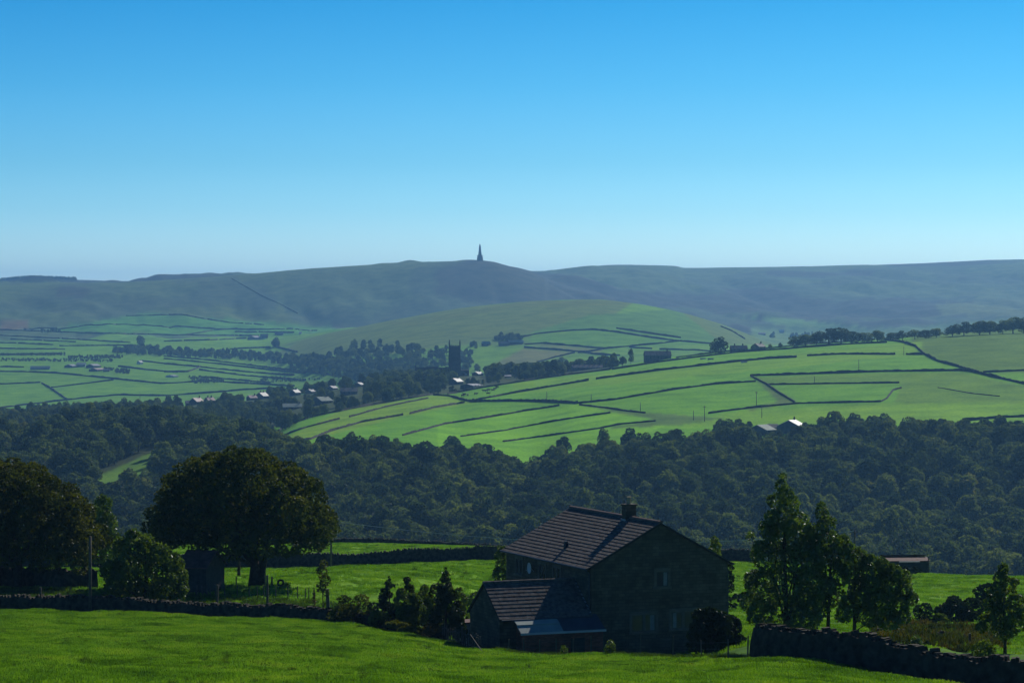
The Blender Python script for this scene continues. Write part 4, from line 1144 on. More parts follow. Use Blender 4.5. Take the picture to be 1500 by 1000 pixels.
b.build('aerial', M['pipe'], ch)
b = MB(); b.tube([(W_/2, .3, EH+RH), (W_/2, .3, EH+RH+.95)], .025, 6); b.build('mast', M['pipe'], house)
b = MB(); b.box(.9, 1.15, 6.1, 6.3, EH+.45, EH+.95); b.tube([(1.02, 6.2, EH+.9), (1.02, 6.2, EH+1.05)], .13, 8); b.build('roof_vent', M['pipe'], house)
window(house, 4.74, 4.78, .80, .92, 1, ('y', 0), [(.62, .98)])
window(house, 3.5, 2.15, 1.62, 1.02, 2, ('y', 0), [(.78, .97)])
window(house, 6.15, 2.22, 1.62, 1.02, 2, ('y', 0), [(.05, .2)])
for s_, z_ in ((11.4, 4.72), (7.6, 4.72), (5.25, 4.70)): window(house, s_, z_, 1.05, .95, 2, ('x', 0))
window(house, 10.2, 2.0, 1.2, 1.0, 2, ('x', 0))
d = MB(); 
for i in range(5):
    pass
rings = []
dv = []; n = 14
dv.append((0, 0, 0))
for k in range(1, 5):
    r_k = .33*k/4
    for j in range(n): dv.append((-.09*(k/4)**2, r_k*math.cos(2*math.pi*j/n), r_k*math.sin(2*math.pi*j/n)*1.1))
df = [(0, 1+j, 1+(j+1) % n) for j in range(n)]
for k in range(3):
    for j in range(n): a_ = 1+k*n; df.append((a_+j, a_+n+j, a_+n+(j+1) % n, a_+(j+1) % n))
d.add([(v[0]-.28, v[1]+8.87, v[2]+4.85) for v in dv], df)
d.tube([(-.26, 8.87, 4.85), (-.02, 8.87, 4.6)], .025, 6); d.tube([(-.28, 8.87, 4.55), (-.6, 8.87, 4.75)], .012, 5)
d.build('satellite_dish', M['white'], house)

# garage, in the same frame, left of corner A
gar = empty('stone_garage', A0, HA, 'low stone garage with a striped slate roof joined to the farmhouse', 'garage')
gL, gD = 5.95, 4.9; gE = 2.88; gR = 4.62
b = MB(); b.box(-gL, -.01, .04, gD, -1.5, gE)
b.add([(-gL, .04, gE), (-gL, gD, gE), (-gL, gD/2, gR)], [(0, 2, 1)])
b.build('wall', M['stone'], gar)
r1 = roof_courses(-gL-.12, -.015, -.22, gE-.12, gD/2, gR+.1, 10, None, None, butt=.037, seed=8).build('roof', [M['slate'], M['slate_edge']], gar)
r2 = roof_courses(-gL-.12, -.015, gD+.22, gE-.12, gD/2, gR+.1, 10, None, None, butt=.037, seed=9).build('roof', [M['slate'], M['slate_edge']], gar)
b = MB(); x = -gL-.12
while x < -.2:
    b.tube([(x, gD/2, gR+.09), (min(x+.44, -.05), gD/2, gR+.09)], .12, 8); x += .45
b.build('ridge_tiles', M['slate'], r1)
b = MB(); b.box(-.10, -.012, 0, 2.4, 0, .06); 
for v_i in range(8):
    x_, y_, z_ = b.v[v_i]; b.v[v_i] = (x_, y_, z_ + gE + .02 + (gR - gE) * y_/2.4)
b.build('flashing', M['lead'], r1)
b = MB(); b.tube([(-gL, -.29, gE-.17), (-.1, -.29, gE-.17)], .055, 8); b.build('gutter', M['pipe'], gar)

# brick lean-to shed
sh = empty('brick_shed', A0, HA, 'reddish brick lean-to shed with a pale two tier sheet roof', 'shed')
b = MB(); x0, x1, yb, yf = -5.05, .22, -.36, -1.28
zb_, zf_ = 2.46, 2.02
b.box(x0, x1, yf, yb, -1.5, zf_); b.add([(x0, yf, zf_), (x0, yb, zf_), (x0, yb, zb_), (x1, yf, zf_), (x1, yb, zf_), (x1, yb, zb_)], [(0, 2, 1), (3, 4, 5), (1, 2, 5, 4)])
b.build('wall', M['brick'], sh)
def slab(mb, xa, xb, ya, za, yb_, zb2, t=.05):
    mb.add([(xa, ya, za), (xb, ya, za), (xb, yb_, zb2), (xa, yb_, zb2), (xa, ya, za+t), (xb, ya, za+t), (xb, yb_, zb2+t), (xa, yb_, zb2+t)],
           [(3, 2, 1, 0), (4, 5, 6, 7), (0, 1, 5, 4), (1, 2, 6, 5), (2, 3, 7, 6), (3, 0, 4, 7)])
b = MB(); slab(b, x0-.12, -2.4, yf-.12, 2.0, yf+.55, 2.40); slab(b, x0-.12, -2.4, yf+.48, 2.43, -.02, 2.78)
rs = b.build('roof', M['sheet'], sh)
b = MB(); slab(b, -2.395, x1+.12, yf-.12, 1.99, -.02, 2.79); b.build('felt_roof', M['sheet_dark'], sh)
b = MB(); b.box(x0-.14, x1+.14, yf-.15, yf-.12, 1.93, 2.06); b.build('fascia', M['white'], rs)
b = MB(); b.box(-1.9, -1.0, yf-.03, yf+.0, -.5, 1.6); b.build('door', M['darkwood'], sh)

# pale storage box, diagonal pole, picket fence left of the garage
p = P(690, 934, 181); bx_ = empty('storage_shed', p, .35, 'small pale boarded shed showing between conifer and garage', 'shed')
b = MB(); b.box(-.45, .45, 0, 1.6, -1.2, .95); b.build('wall', M['sheet'], bx_)
b = MB(); b.box(-.52, .52, -.1, 1.7, .95, 1.02); b.build('roof', M['redroof'], bx_)
p0, p1 = P(689, 929, 163), P(706, 953, 160); b = MB(); b.tube([p0, p1], .03, 6); o_ = b.build('leaning_pole', M['wood']); tag(o_, 'thin grey pole leaning diagonally beside the garage', 'pole')
def fence(name, pts, h, label, mat, wires=3, pw=.05, lean=.06, seed=1, rail=False):
    rg = R(seed); o0 = pts[0]; root = empty(name, o0, 0, label, 'fence')
    tops = []
    for i, p in enumerate(pts):
        hh = h * rg.uniform(.85, 1.12); dx, dy = rg.uniform(-lean, lean), rg.uniform(-lean, lean)
        b = MB(); q = p - o0
        b.tube([q + Vector((0, 0, -.4)), q + Vector((dx*hh, dy*hh, hh))], [pw, pw*.85], 6); b.build('post', mat, root)
        tops.append((q, dx, dy, hh))
    b = MB()
    for k in range(wires):
        z = (k+.7)/wires
        for (q, dx, dy, hh), (q2, dx2, dy2, hh2) in zip(tops[:-1], tops[1:]):
            a = q + Vector((dx, dy, 1))*hh*z*.95; c = q2 + Vector((dx2, dy2, 1))*hh2*z*.95
            if rail: b.tube([a, c], .03, 5)
            else: b.tube([a, (a+c)/2 - Vector((0, 0, .02)), c], .003, 4)
    b.build('rail' if rail else 'wire', mat if rail else M['pipe'], root)
    return root
fence('wire_fence', [gp(px, sky_y(px, 4) + 1.0 + dy) for px, dy in ((745,3),(768,2.4),(791,2),(815,1.6),(839,1.4),(866,1.2),(894,1),(939,1),(985,1),(1028,1),(1067,1.4),(1095,2))], 1.12, 'wire fence with thin wooden posts in front of the farmhouse', M['wood'], 3, .045)
fence('picket_fence', [gp(px, sky_y(px, 4) + 1.0) for px in np.arange(648, 706, 3.1)], 1.15, 'dark close boarded paling fence left of the garage', M['wood'], 2, .055, .03, 5, True)
fence('field_fence', [hit(px, 874 + (px-270)*.02, 190, 260) for px in (262,271,276,288,297,304,309,316,330,347,365,377,387,404,422,436,447,452,462)], .95, 'old fence of thin uneven stakes behind the wall below the sycamore', M['wood'], 2, .045, .1, 7)
for px, py, hpx, r_, lb in [(60,884,24,.10,'short dark post by the wall at the far left'),(318,888,32,.11,'thick post rising over the wall under the small barn'),(392,888,46,.11,'tall leaning post at the wall below the sycamore'),
        (481,896,34,.16,'stout square post at the wall beside the sapling'),(104,868,9,.05,'tiny stake in the grass under the left tree'),(346,858,14,.06,'stake left of the sycamore trunk'),(398,858,14,.09,'thick stake right of the sycamore trunk'),
        (388,860,18,.05,'thin stake touching the sycamore trunk'),(1102,958,26,.07,'dark post at the gap beside the long right wall'),(1420,945,18,.08,'fence post in the rough grass at the right'),(1412,940,12,.06,'small stake beside the right fence post'),(1456,943,14,.08,'post under the young tree at the right edge'),
        (727,882,14,.06,'stake in the field left of the garage roof'),(607,882,12,.06,'stake behind the garden shrubs')]:
    y0, y1 = (120, 215) if px > 1000 else (185, 300)
    p = hit(px, py, y0, y1) if px != 1102 else gp(1102, 134); b = MB(); H = hpx*p.y/F
    b.tube([(0, 0, -.3), (R(px).uniform(-.05, .05)*H, 0, H)], [r_, r_*.85], 6); o_ = b.build('fence_post', M['wood']); o_.location = p; tag(o_, lb, 'post')
def pole_at(p, H, label, r, cross, parts=True):
    root = empty('telegraph_pole', p, 0, label, 'pole')
    b = MB(); b.tube([(0, 0, -.5), (0, 0, H*.5), (0, 0, H)], [r, r*.92, r*.8], 10); b.build('post', M['wood'], root, True)
    if cross:
        c = MB(); c.box(-cross, cross, -.12, -.05, H-.35, H-.25)
        for s in (-1, 1): c.tube([(s*cross*.85, -.08, H-.25), (s*cross*.85, -.08, H-.08)], .035, 6)
        c.build('crossarm', M['wood'], root)
    return root
p = gp(132, 197); pole_at(p, (882-785)*197/F + (-(882-HY)/F*197 - p.z), 'plain wooden pole standing left of the leafy bush', .11, 0)
p = gp(485, 322); pe = pole_at(p, (831-758)*322/F, 'telegraph pole at the right edge of the sycamore crown', .12, .3)
ptop = p + Vector((0, 0, (831-758)*322/F - .1))
p2 = gp(1252, 360); H2 = -(776-HY)/F*360 - p2.z
pole_at(p2, H2, 'telegraph pole rising behind the right clump of trees', .11, .3)
wend = p2 + Vector((0, 0, H2 - .1)); b = MB(); pts = []
for i in range(25):
    t_ = i/24; q = ptop.lerp(wend, t_); q.z -= 4*t_*(1-t_)*2.0; pts.append(q)
b.tube(pts, .022, 5); o_ = b.build('overhead_cable', M['cable']); tag(o_, 'pale overhead cable sagging across the dark valley', 'cable')

# barn under the sycamore
p = hit(296, 864, 195, 280); k = p.y/F
bn = empty('field_barn', p, -.30, 'small dark field barn half hidden between bush and sycamore', 'barn')
w2, d2, e2, r2_ = 1.12, 1.8, 38*k, 58*k
b = MB(); b.box(-w2, w2, -d2, d2, -.6, e2); b.add([(-w2, -d2, e2), (-w2, d2, e2), (-w2, 0, r2_-.05), (w2, -d2, e2), (w2, d2, e2), (w2, 0, r2_-.05)], [(0, 2, 1), (3, 4, 5)])
b.build('wall', M['darkwood'], bn)
b = MB()
for s in (-1, 1): slab(b, -w2-.15, w2+.15, s*(d2+.2), e2-.15, 0, r2_, .06)
b.build('roof', M['redroof'], bn)
b = MB(); b.box(-.45, .45, -d2-.05, -d2, -.3, 1.7); b.build('door', M['darkwood'], bn)
# tyre
p = hit(411, 859, 200, 280); b = MB(); n1, n2 = 20, 8; rM, rm = .22, .085
for i in range(n1):
    for j in range(n2):
        a = 2*math.pi*i/n1; c = 2*math.pi*j/n2; b.v.append(((rM+rm*math.cos(c))*math.cos(a), rm*1.1*math.sin(c), rM+rm+(rM+rm*math.cos(c))*math.sin(a)))
for i in range(n1):
    for j in range(n2): b.f.append((i*n2+j, ((i+1) % n1)*n2+j, ((i+1) % n1)*n2+(j+1) % n2, i*n2+(j+1) % n2)); b.m.append(0)
o_ = b.build('tyre', M['rubber'], None, True); o_.location = p + Vector((0, 0, .02)); o_.rotation_euler = (.1, 0, .3); tag(o_, 'black tyre standing on edge in the grass right of the sycamore', 'tyre')
# far right shed
p = hit(1323, 838, 300, 360) ; p.z -= .2; k = p.y/F
rsd = empty('field_shed', p, .10, 'low dark shed with a rusty roof at the edge of the right field', 'shed')
b = MB(); b.box(-2.7, 2.7, -1.6, 1.6, -1, 1.75); b.build('wall', M['darkwood'], rsd)
b = MB(); slab(b, -2.8, 2.9, -1.9, 1.72, 0, 2.05, .07); slab(b, -2.8, 2.9, 1.9, 1.85, 0, 2.3, .07); b.build('roof', M['redroof'], rsd)
b = MB(); slab(b, -1.0, 1.6, -2.15, 1.66, -1.5, 1.80, .04); b.build('roof_sheet', M['sheet'], rsd)
b = MB(); b.tube([(2.75, -1.7, -1), (2.75, -1.7, 2.3)], .08, 6); b.build('corner_post', M['wood'], rsd)

# ------------------------------------------------------------------ near walls
def wl(pxs, ydep): return [gp(px, ydep(px)) for px in pxs]
xs_ = np.arange(-120, 571, 10)
wall_obj(wl(xs_, lambda x: sky_y(x, 4) + 3.5), .95, 1.1, .45, 'long dark drystone wall along the left foreground field', M['drywall'], None, seed=201, cope=True, jit=.09)
wall_obj(wl(np.arange(560, 656, 8), lambda x: sky_y(x, 4) + 3.0), .9, 1.0, .45, 'low end of the foreground wall under the garden shrubs', M['drywall'], None, seed=202, cope=True, jit=.2)
wall_obj([gp(607, 196), gp(650, 196)], 1.2, .9, .45, 'short garden wall behind the conifers', M['drywall'], None, seed=203, cope=True)
wall_obj(wl(np.arange(1113, 1580, 8), lambda x: sky_y(x, 4) + 1.6), 1.42, 1.2, .4, 'tall rough drystone wall along the right foreground', M['drywall'], None, seed=204, cope=True, jit=.08)
wall_obj(wl(np.arange(-120, 748, 12), lambda x: 220*S), 1.5, 1.0, .5, 'long straight wall between the two sunlit fields', M['drywall'], None, seed=205, cope=True, jit=.05)
wall_obj(wl(np.arange(1040, 1118, 12), lambda x: 224*S), 1.45, 1.0, .5, 'piece of field wall between farmhouse and right trees', M['drywall'], None, seed=206, cope=True, jit=.05)
wall_obj(wl(np.arange(-120, 760, 12), lambda x: sky_y(x, 8) + 1.0), .45, .9, .6, 'low tumbled wall at the far edge of the sunlit field', M['drywall'], None, seed=207, cope=True, jit=.3)
wall_obj([hit(px, 860, 195, 260) for px in range(-90, 150, 12)], 1.30, 1.1, .45, 'dark wall in the shade behind the big left tree', M['drywall'], None, seed=208, cope=True)
wall_obj([gp(px, 165 + (px-1290)*.02) for px in range(1290, 1400, 10)], .45, 1.6, .5, 'collapsed wall of pale stones in the bracken at the right', M['drywall'], None, seed=209, cope=True, jit=.4)

# ------------------------------------------------------------------ near trees and shrubs
def px_tree(name, base, Y, blobs, n, size, mat, label, cat='tree', r=.16, H=None, limbs=9, seed=1, dj=.5, ground=None, **kw):
    """blobs (px,py,r px) -> crown volume at depth Y, spread in depth"""
    rg = R(seed); k = Y/F
    g = gp(base, Y) if ground is None else ground
    out = []
    for px, py, rp in blobs:
        q = P(px, py, Y); rr = rp*k
        m_ = max(1, int(rp/16))
        out.append((q.x-g.x, rg.uniform(-dj, dj)*.5, q.z-g.z, rr, rr, rr))
        for _ in range(2):
            out.append((q.x-g.x+rg.uniform(-.6, .6)*rr, rg.uniform(-1, 1)*dj, q.z-g.z+rg.uniform(-.5, .5)*rr, rr*.62, rr*.62, rr*.6))
    top = max(o_[2] for o_ in out)
    root = tree(name, g, rg, out, n, size, mat, H or top*.75, r, label, cat, None, limbs, 0, **kw)
    return root
def bush(name, px, py, wpx, hpx, y0, y1, mat, label, n=2500, size=.16, seed=1, br=.32, Y=None, cat='bush', zb=.05, flat=.9):
    p = hit(px, py, y0, y1) if Y is None else gp(px, Y)
    k = p.y/F; Wm, Hm = wpx*k, hpx*k
    if Y is not None: Hm = -(py - hpx - HY)/F*p.y - p.z
    rg = R(seed); bl = dome_blobs(rg, Wm, Wm*.9, Hm, zb*Hm, 16, max(.14, min(Wm, Hm)*br*.62), .4, flat)
    return tree(name, p, rg, bl, n, size, mat, Hm*.5, max(.03, Hm*.03), label, cat, None, 6, 0, up=.3)
# the great sycamore
rg = R(31); p = hit(373, 858, 215, 290); k = p.y/F
bl = []
sil = [(345,668,16),(320,675,16),(372,672,16),(398,685,18),(300,692,20),(278,712,20),(260,735,22),(245,760,20),(232,775,14),(420,705,20),(440,728,22),(458,752,20),(470,775,18),(474,790,12),(340,700,34),(380,715,36),(310,735,36),(350,745,42),(400,745,40),(430,770,30),(285,770,30),(330,776,32),(380,776,34),(262,784,16),(450,792,15),(470,797,9),(430,790,12),(240,790,12)]
for px, py, rp in sil:
    q = P(px, py, p.y); rr = rp*k; dd = 6.5 * math.sqrt(max(.05, 1 - ((px-350)/150)**2)) * (.9 if py > 700 else .6)
    for j in range(3):
        f_ = (j-1) if rp < 30 else (j-1)*1.0
        bl.append((q.x-p.x+rg.uniform(-.5, .5)*rr, f_*dd*.75+rg.uniform(-1, 1), q.z-p.z+rg.uniform(-.35, .35)*rr - abs(f_)*rr*.35, rr*rg.uniform(.7, 1), rr, rr*.72))
for _ in range(90):
    th = rg.uniform(0, 2*math.pi); s = rg.uniform(-.1, 1)
    c_ = math.sqrt(1-s*s) if s > 0 else 1
    bl.append((-1.3+math.cos(th)*c_*7.0, math.sin(th)*c_*6.3, 4.3+s*6.3, rg.uniform(.7, 1.25), rg.uniform(.7, 1.25), rg.uniform(.45, .75)))
root = empty('sycamore_tree', p, 0, 'great domed dark tree with a spreading crown in the left middle', 'tree')
mb = MB(); 
trunk_mb(rg, 4.6, .42, [bl[i][:3] for i in rg.choice(len(bl), 22, replace=False)], mb, .3, .35, .5)
mb.tube([(.55, .2, -.3), (.6, .2, 1.2), (1.0, 0, 3.6), (2.0, -.2, 5.4)], [.34, .27, .22, .1], 8)
mb.build('trunk', M['bark'], root, True)
link('crown', crown_mesh('crown', rg, bl, 60000, .15, M['leaf_syc'], inner=.78, up=.1, out=.9), root)
px_tree('young_tree', 350, 245, [(350,800,12),(344,785,10),(356,770,12)], 1500, .14, M['leaf_syc'], 'slender tree with a thin bare trunk under the left of the great crown', 'tree', .13, None, 4, 12, .4)
# big left tree
rg = R(33); p = hit(26, 862, 215, 260); k = p.y/F; bl = []
for px, py, rp in [(5,684,16),(-20,680,18),(-50,690,20),(35,690,16),(60,703,18),(85,720,18),(105,737,18),(122,755,16),(135,775,14),(145,792,12),(10,710,34),(-40,720,34),(50,735,34),(85,760,30),(0,755,36),(40,775,34),(-50,760,34),(110,790,22),(80,800,22),(20,795,24),(-30,795,24),(120,815,14),(60,818,12),(-95,740,26),(-110,780,24),(-80,700,20)]:
    q = P(px, py, p.y); rr = rp*k; dd = 5.0 * math.sqrt(max(.05, 1 - ((px-10)/160)**2))
    for j in range(3):
        bl.append((q.x-p.x+rg.uniform(-.5, .5)*rr, (j-1)*dd*.75+rg.uniform(-1, 1), q.z-p.z+rg.uniform(-.35, .35)*rr - abs(j-1)*rr*.35, rr*rg.uniform(.7, 1), rr, rr*.72))
for _ in range(60):
    th = rg.uniform(0, 2*math.pi); s = rg.uniform(0, 1); c_ = math.sqrt(1-s*s)
    bl.append((-1.2+math.cos(th)*c_*6.8, math.sin(th)*c_*5, 3.3+s*6.3, rg.uniform(.6, 1.1), rg.uniform(.6, 1.1), rg.uniform(.4, .7)))
root = empty('sycamore_tree', p, 0, 'large brownish green tree cut by the left edge of the view', 'tree')
trunk_mb(rg, 4.2, .42, [bl[i][:3] for i in rg.choice(len(bl), 18, replace=False)], None, .3, .35, .5).build('trunk', M['bark'], root, True)
link('crown', crown_mesh('crown', rg, bl, 45000, .15, M['leaf_brown'], inner=.78, up=.1, out=.9), root)
px_tree('young_tree', 148, 262, [(150,738,12),(145,755,18),(158,765,14),(140,780,20),(160,790,18),(125,800,20),(150,808,20),(105,808,16),(85,822,12)], 9000, .15, M['leaf_green'], 'fresh green tree between the big left tree and the leafy bush', 'tree', .14, None, 8, 13, 1.6)
px_tree('broadleaf_bush', 212, 203, [(195,790,14),(215,796,14),(180,805,18),(205,815,26),(235,812,18),(250,828,18),(225,835,28),(190,840,30),(165,835,16),(262,845,14),(268,860,10),(245,855,24),(170,860,18),(210,862,24),(258,872,12),(160,872,8),(195,780,6)], 15000, .15, M['leaf_green'], 'large leafy bush lit from behind beside the small barn', 'bush', .16, None, 12, 14, 2.0, inner=.8)
px_tree('sapling', 473, 205, [(474,826,6),(472,838,8),(477,850,8),(470,860,7),(478,868,5)], 900, .09, M['leaf_syc'], 'thin wispy sapling beside the stout post', 'tree', .04, None, 5, 15, .3)
def cone(name, px, py, wpx, hpx, mat, label, Y, n=2600, size=.12, seed=1, cat='conifer', curve=1.0):
    p = gp(px, Y); k = Y/F; Wm = wpx*k; top = -(py-hpx-HY)/F*Y; Hm = top - p.z; rg = R(seed)
    bl = []
    for i in range(34):
        t_ = rg.uniform(0, 1)**.8; z = .06*Hm + t_*Hm*.9; rad = Wm/2*(1-t_)**curve; th = rg.uniform(0, 6.28); rr = max(.07, rad*.45)
        bl.append((math.cos(th)*rad*.68, math.sin(th)*rad*.68, z, rr, rr, rr*.7))
    bl.append((0, 0, Hm*.97, .06, .06, .16))
    root = empty(name, p, 0, label, cat)
    trunk_mb(rg, Hm*.9, max(.03, Hm*.022), [], None, .1).build('trunk', M['bark'], root, True)
    link('crown', crown_mesh('crown', rg, bl, n, size, mat, inner=.6, up=.0, out=.3, asp=.4), root)
    return root
cone('golden_conifer', 460, 888, 18, 22, M['leaf_rust'], 'small golden cone shaped conifer behind the wall', 195, 900, .07, 40)
bush('arching_shrub', 515, 910, 78, 44, 0, 0, M['leaf_syc'], 'arching rusty shrub behind the dark wall', 2600, .10, 41, Y=186, br=.3)
b = MB(); rg = R(5)
for i in range(16):
    a = rg.uniform(0, 6.28); e = Vector((math.cos(a)*rg.uniform(.5, 1.3), math.sin(a)*.6, rg.uniform(1.5, 2.1)))
    b.tube([(0, 0, .1), e*.6+Vector((0, 0, .25)), e], [.02, .014, .008], 4)
o_ = b.build('bare_twigs', M['bark'], bpy.data.objects['arching_shrub'])
bush('dark_shrub', 543, 912, 38, 32, 0, 0, M['leaf_dark'], 'low dark shrub left of the pointed conifer', 1200, .10, 42, Y=185)
cone('dark_conifer', 570, 918, 64, 74, M['leaf_dark'], 'dark pointed conifer in the middle of the garden hedge', 183, 5200, .12, 43, 'conifer', .7)
px_tree('garden_tree', 589, 180, [(588,868,7),(587,880,10),(590,895,10),(588,908,9)], 1600, .10, M['leaf_green'], 'narrow bright green shrub in front of the dark conifer', 'shrub', .04, None, 4, 44, .3)
px_tree('garden_tree', 604, 182, [(596,850,5),(600,862,7),(604,876,9),(610,892,10),(614,906,9)], 1500, .10, M['leaf_syc'], 'feathery leaning shrub right of the pointed conifer', 'shrub', .04, None, 4, 45, .3)
bush('low_hedge', 592, 938, 66, 32, 0, 0, M['leaf_syc'], 'low ragged hedge below the pointed conifer', 2600, .10, 46, Y=177)
bush('dark_shrub', 624, 912, 54, 44, 0, 0, M['leaf_dark'], 'dark rounded shrub between the two conifers', 2600, .10, 47, Y=190)
bush('rust_shrub', 634, 912, 30, 16, 0, 0, M['leaf_rust'], 'small rusty shrub on the garden wall', 900, .08, 48, Y=188)
cone('tall_conifer', 653, 935, 66, 104, M['leaf_dark'], 'tallest dark conifer of the garden with a leafy tip', 176, 5200, .12, 49, 'conifer', .75)
px_tree('birch_sapling', 652, 180, [(653,842,6),(651,852,8),(656,864,9),(648,876,9)], 900, .09, M['leaf_green'], 'leafy shoot rising above the tallest conifer', 'tree', .03, None, 4, 50, .3)
px_tree('weeping_shrub', 638, 184, [(640,862,9),(634,874,10),(630,886,9),(642,880,10)], 1200, .09, M['leaf_brown'], 'brownish drooping shrub left of the tallest conifer', 'shrub', .04, None, 4, 51, .4)
bush('yellow_shrub', 672, 932, 24, 54, 0, 0, M['leaf_syc'], 'yellow green shrub between the tall conifer and the garage', 2200, .10, 52, Y=178)
bush('light_shrub', 694, 905, 46, 44, 0, 0, M['leaf_green'], 'light leafy shrub behind the left end of the garage', 1500, .10, 53, Y=200)
px_tree('birch_sapling', 736, 205, [(737,806,7),(734,816,10),(738,828,12),(733,842,12),(739,850,10)], 2200, .10, M['leaf_green'], 'upright young tree at the left corner of the farmhouse', 'tree', .05, None, 6, 54, .5)
px_tree('birch_sapling', 1047, 205, [(1046,790,5),(1048,800,8),(1046,812,10),(1052,824,9)], 1300, .10, M['leaf_green'], 'bright green young tree behind the right roof edge', 'tree', .05, None, 5, 55, .4)
px_tree('dark_sapling', 1066, 200, [(1067,832,8),(1065,846,10),(1066,860,9)], 900, .10, M['leaf_dark'], 'dim young tree just right of the farmhouse wall', 'tree', .04, None, 4, 56, .4)
bush('dark_shrub', 1088, 890, 62, 26, 0, 0, M['leaf_dark'], 'dark low bush behind the lawn right of the farmhouse', 1500, .12, 57, Y=224)
bush('garden_bush', 1040, 968, 66, 84, 0, 0, M['leaf_dark'], 'big rounded dark bush in front of the right house wall', 6000, .11, 58, Y=153)
bush('garden_bush', 1070, 968, 42, 70, 0, 0, M['leaf_dark'], 'smaller dark bush at the right corner of the house', 3200, .11, 59, Y=154)
bush('flowering_weed', 893, 962, 16, 26, 0, 0, M['leaf_green'], 'small leafy weed at the fence before the brick shed', 380, .07, 60, Y=151)
bush('flowering_weed', 826, 962, 12, 18, 0, 0, M['leaf_green'], 'tiny weed against the brick shed', 260, .07, 61, Y=156)
bush('leafy_shrub', 604, 928, 40, 62, 0, 0, M['leaf_green'], 'tall loose shrub filling the gap behind the low hedge', 3000, .10, 62, Y=181)
bush('rust_shrub', 632, 936, 30, 30, 0, 0, M['leaf_rust'], 'low rusty plant in front of the garden wall', 1100, .08, 63, Y=176)
bush('leafy_shrub', 556, 922, 34, 34, 0, 0, M['leaf_green'], 'light leafy shrub at the left foot of the pointed conifer', 1500, .09, 64, Y=182)
px_tree('garden_tree', 622, 183, [(622,862,6),(619,874,9),(625,888,11),(620,902,11)], 1700, .09, M['leaf_green'], 'loose light green shrub between the pointed and the tallest conifer', 'shrub', .04, None, 4, 65, .4)
px_tree('garden_tree', 672, 186, [(673,866,6),(676,878,9),(672,892,10),(678,905,10)], 1600, .09, M['leaf_green'], 'loose light green shrub right behind the tallest conifer', 'shrub', .04, None, 4, 66, .4)
# right clump
px_tree('birch_tree', 1152, 139, [(1147,700,6.1),(1145,711,9.8),(1150,722,12.2),(1140,737,13.4),(1155,742,15.9),(1130,757,11.0),(1148,764,20.7),(1170,765,15.9),(1120,775,9.8),(1100,786,6.1),(1140,790,24.4),(1168,795,24.4),(1112,802,11.0),(1130,818,26.8),(1160,825,31.7),(1188,818,19.5),(1105,850,14.6),(1120,860,26.8),(1150,860,34.2),(1180,860,29.3),(1098,880,14.6),(1115,895,19.5),(1145,900,26.8),(1175,900,26.8),(1104,905,9.8)],
        24000, .085, M['leaf_birch'], 'tallest glossy leaved tree of the right clump with a pointed top', 'tree', .14, None, 16, 70, 1.1, inner=.75)
px_tree('birch_tree', 1214, 140, [(1203,740,6.1),(1183,778,12),(1186,795,15),(1180,820,22),(1222,800,14),(1240,800,10),(1186,850,20),(1188,880,22),(1185,905,16),(1240,815,14),(1205,752,9.8),(1215,764,9.8),(1203,775,12.2),(1212,792,17.1),(1196,805,14.6),(1225,812,17.1),(1208,828,22.0),(1190,840,17.1),(1230,840,17.1),(1205,860,17.1),(1225,875,14.6),(1200,890,14.6),(1236,900,12.2)],
        13000, .085, M['leaf_birch'], 'second pointed glossy tree in the middle of the right clump', 'tree', .10, None, 12, 71, .9, inner=.75)
px_tree('spreading_tree', 1250, 141, [(1234,790,8.5),(1240,803,12.2),(1256,815,13.4),(1272,822,12.2),(1290,828,12.2),(1308,835,11.0),(1324,843,9.8),(1250,832,19.5),(1275,845,22.0),(1300,855,19.5),(1320,862,17.1),(1262,865,19.5),(1290,880,22.0),(1316,885,17.1),(1245,885,14.6),(1270,900,17.1),(1300,905,17.1),(1322,902,12.2),(1333,875,9.8)],
        18000, .085, M['leaf_birch'], 'low spreading tree at the right side of the right clump', 'tree', .10, None, 14, 72, 1.1, inner=.75)
px_tree('young_tree', 1472, 148, [(1470,832,7),(1466,846,10),(1478,855,10),(1460,862,12),(1476,876,16),(1455,885,14),(1490,885,14),(1468,900,18),(1450,912,12),(1488,910,14),(1436,918,8),(1470,922,16)],
        6500, .095, M['leaf_green'], 'young green tree at the right edge behind the wall', 'tree', .08, None, 10, 73, .9)
bush('gorse_bush', 1408, 922, 72, 54, 0, 0, M['leaf_dark'], 'rounded dark bush in the rough ground at the right', 4500, .12, 74, Y=212)
bush('gorse_bush', 1446, 912, 46, 62, 0, 0, M['leaf_dark'], 'taller dark bush behind the young right tree', 2800, .12, 75, Y=216)
bush('gorse_bush', 1352, 915, 34, 32, 0, 0, M['leaf_dark'], 'small grey green bush left of the rounded one', 1300, .10, 76, Y=200)
bush('gorse_bush', 1376, 918, 26, 22, 0, 0, M['leaf_green'], 'little green shrub touching the rounded dark bush', 900, .10, 77, Y=200)
bush('wall_shrub', 1345, 945, 30, 18, 0, 0, M['leaf_birch'], 'low weeds growing on top of the right wall', 800, .08, 78, Y=135)
bush('wall_shrub', 1440, 955, 40, 20, 0, 0, M['leaf_green'], 'leafy growth over the wall below the young right tree', 1100, .08, 79, Y=130)
bush('hawthorn_bush', 1330, 842, 40, 14, 0, 0, M['leaf_dark'], 'low scrub in front of the rusty roofed shed', 900, .14, 80, Y=325)

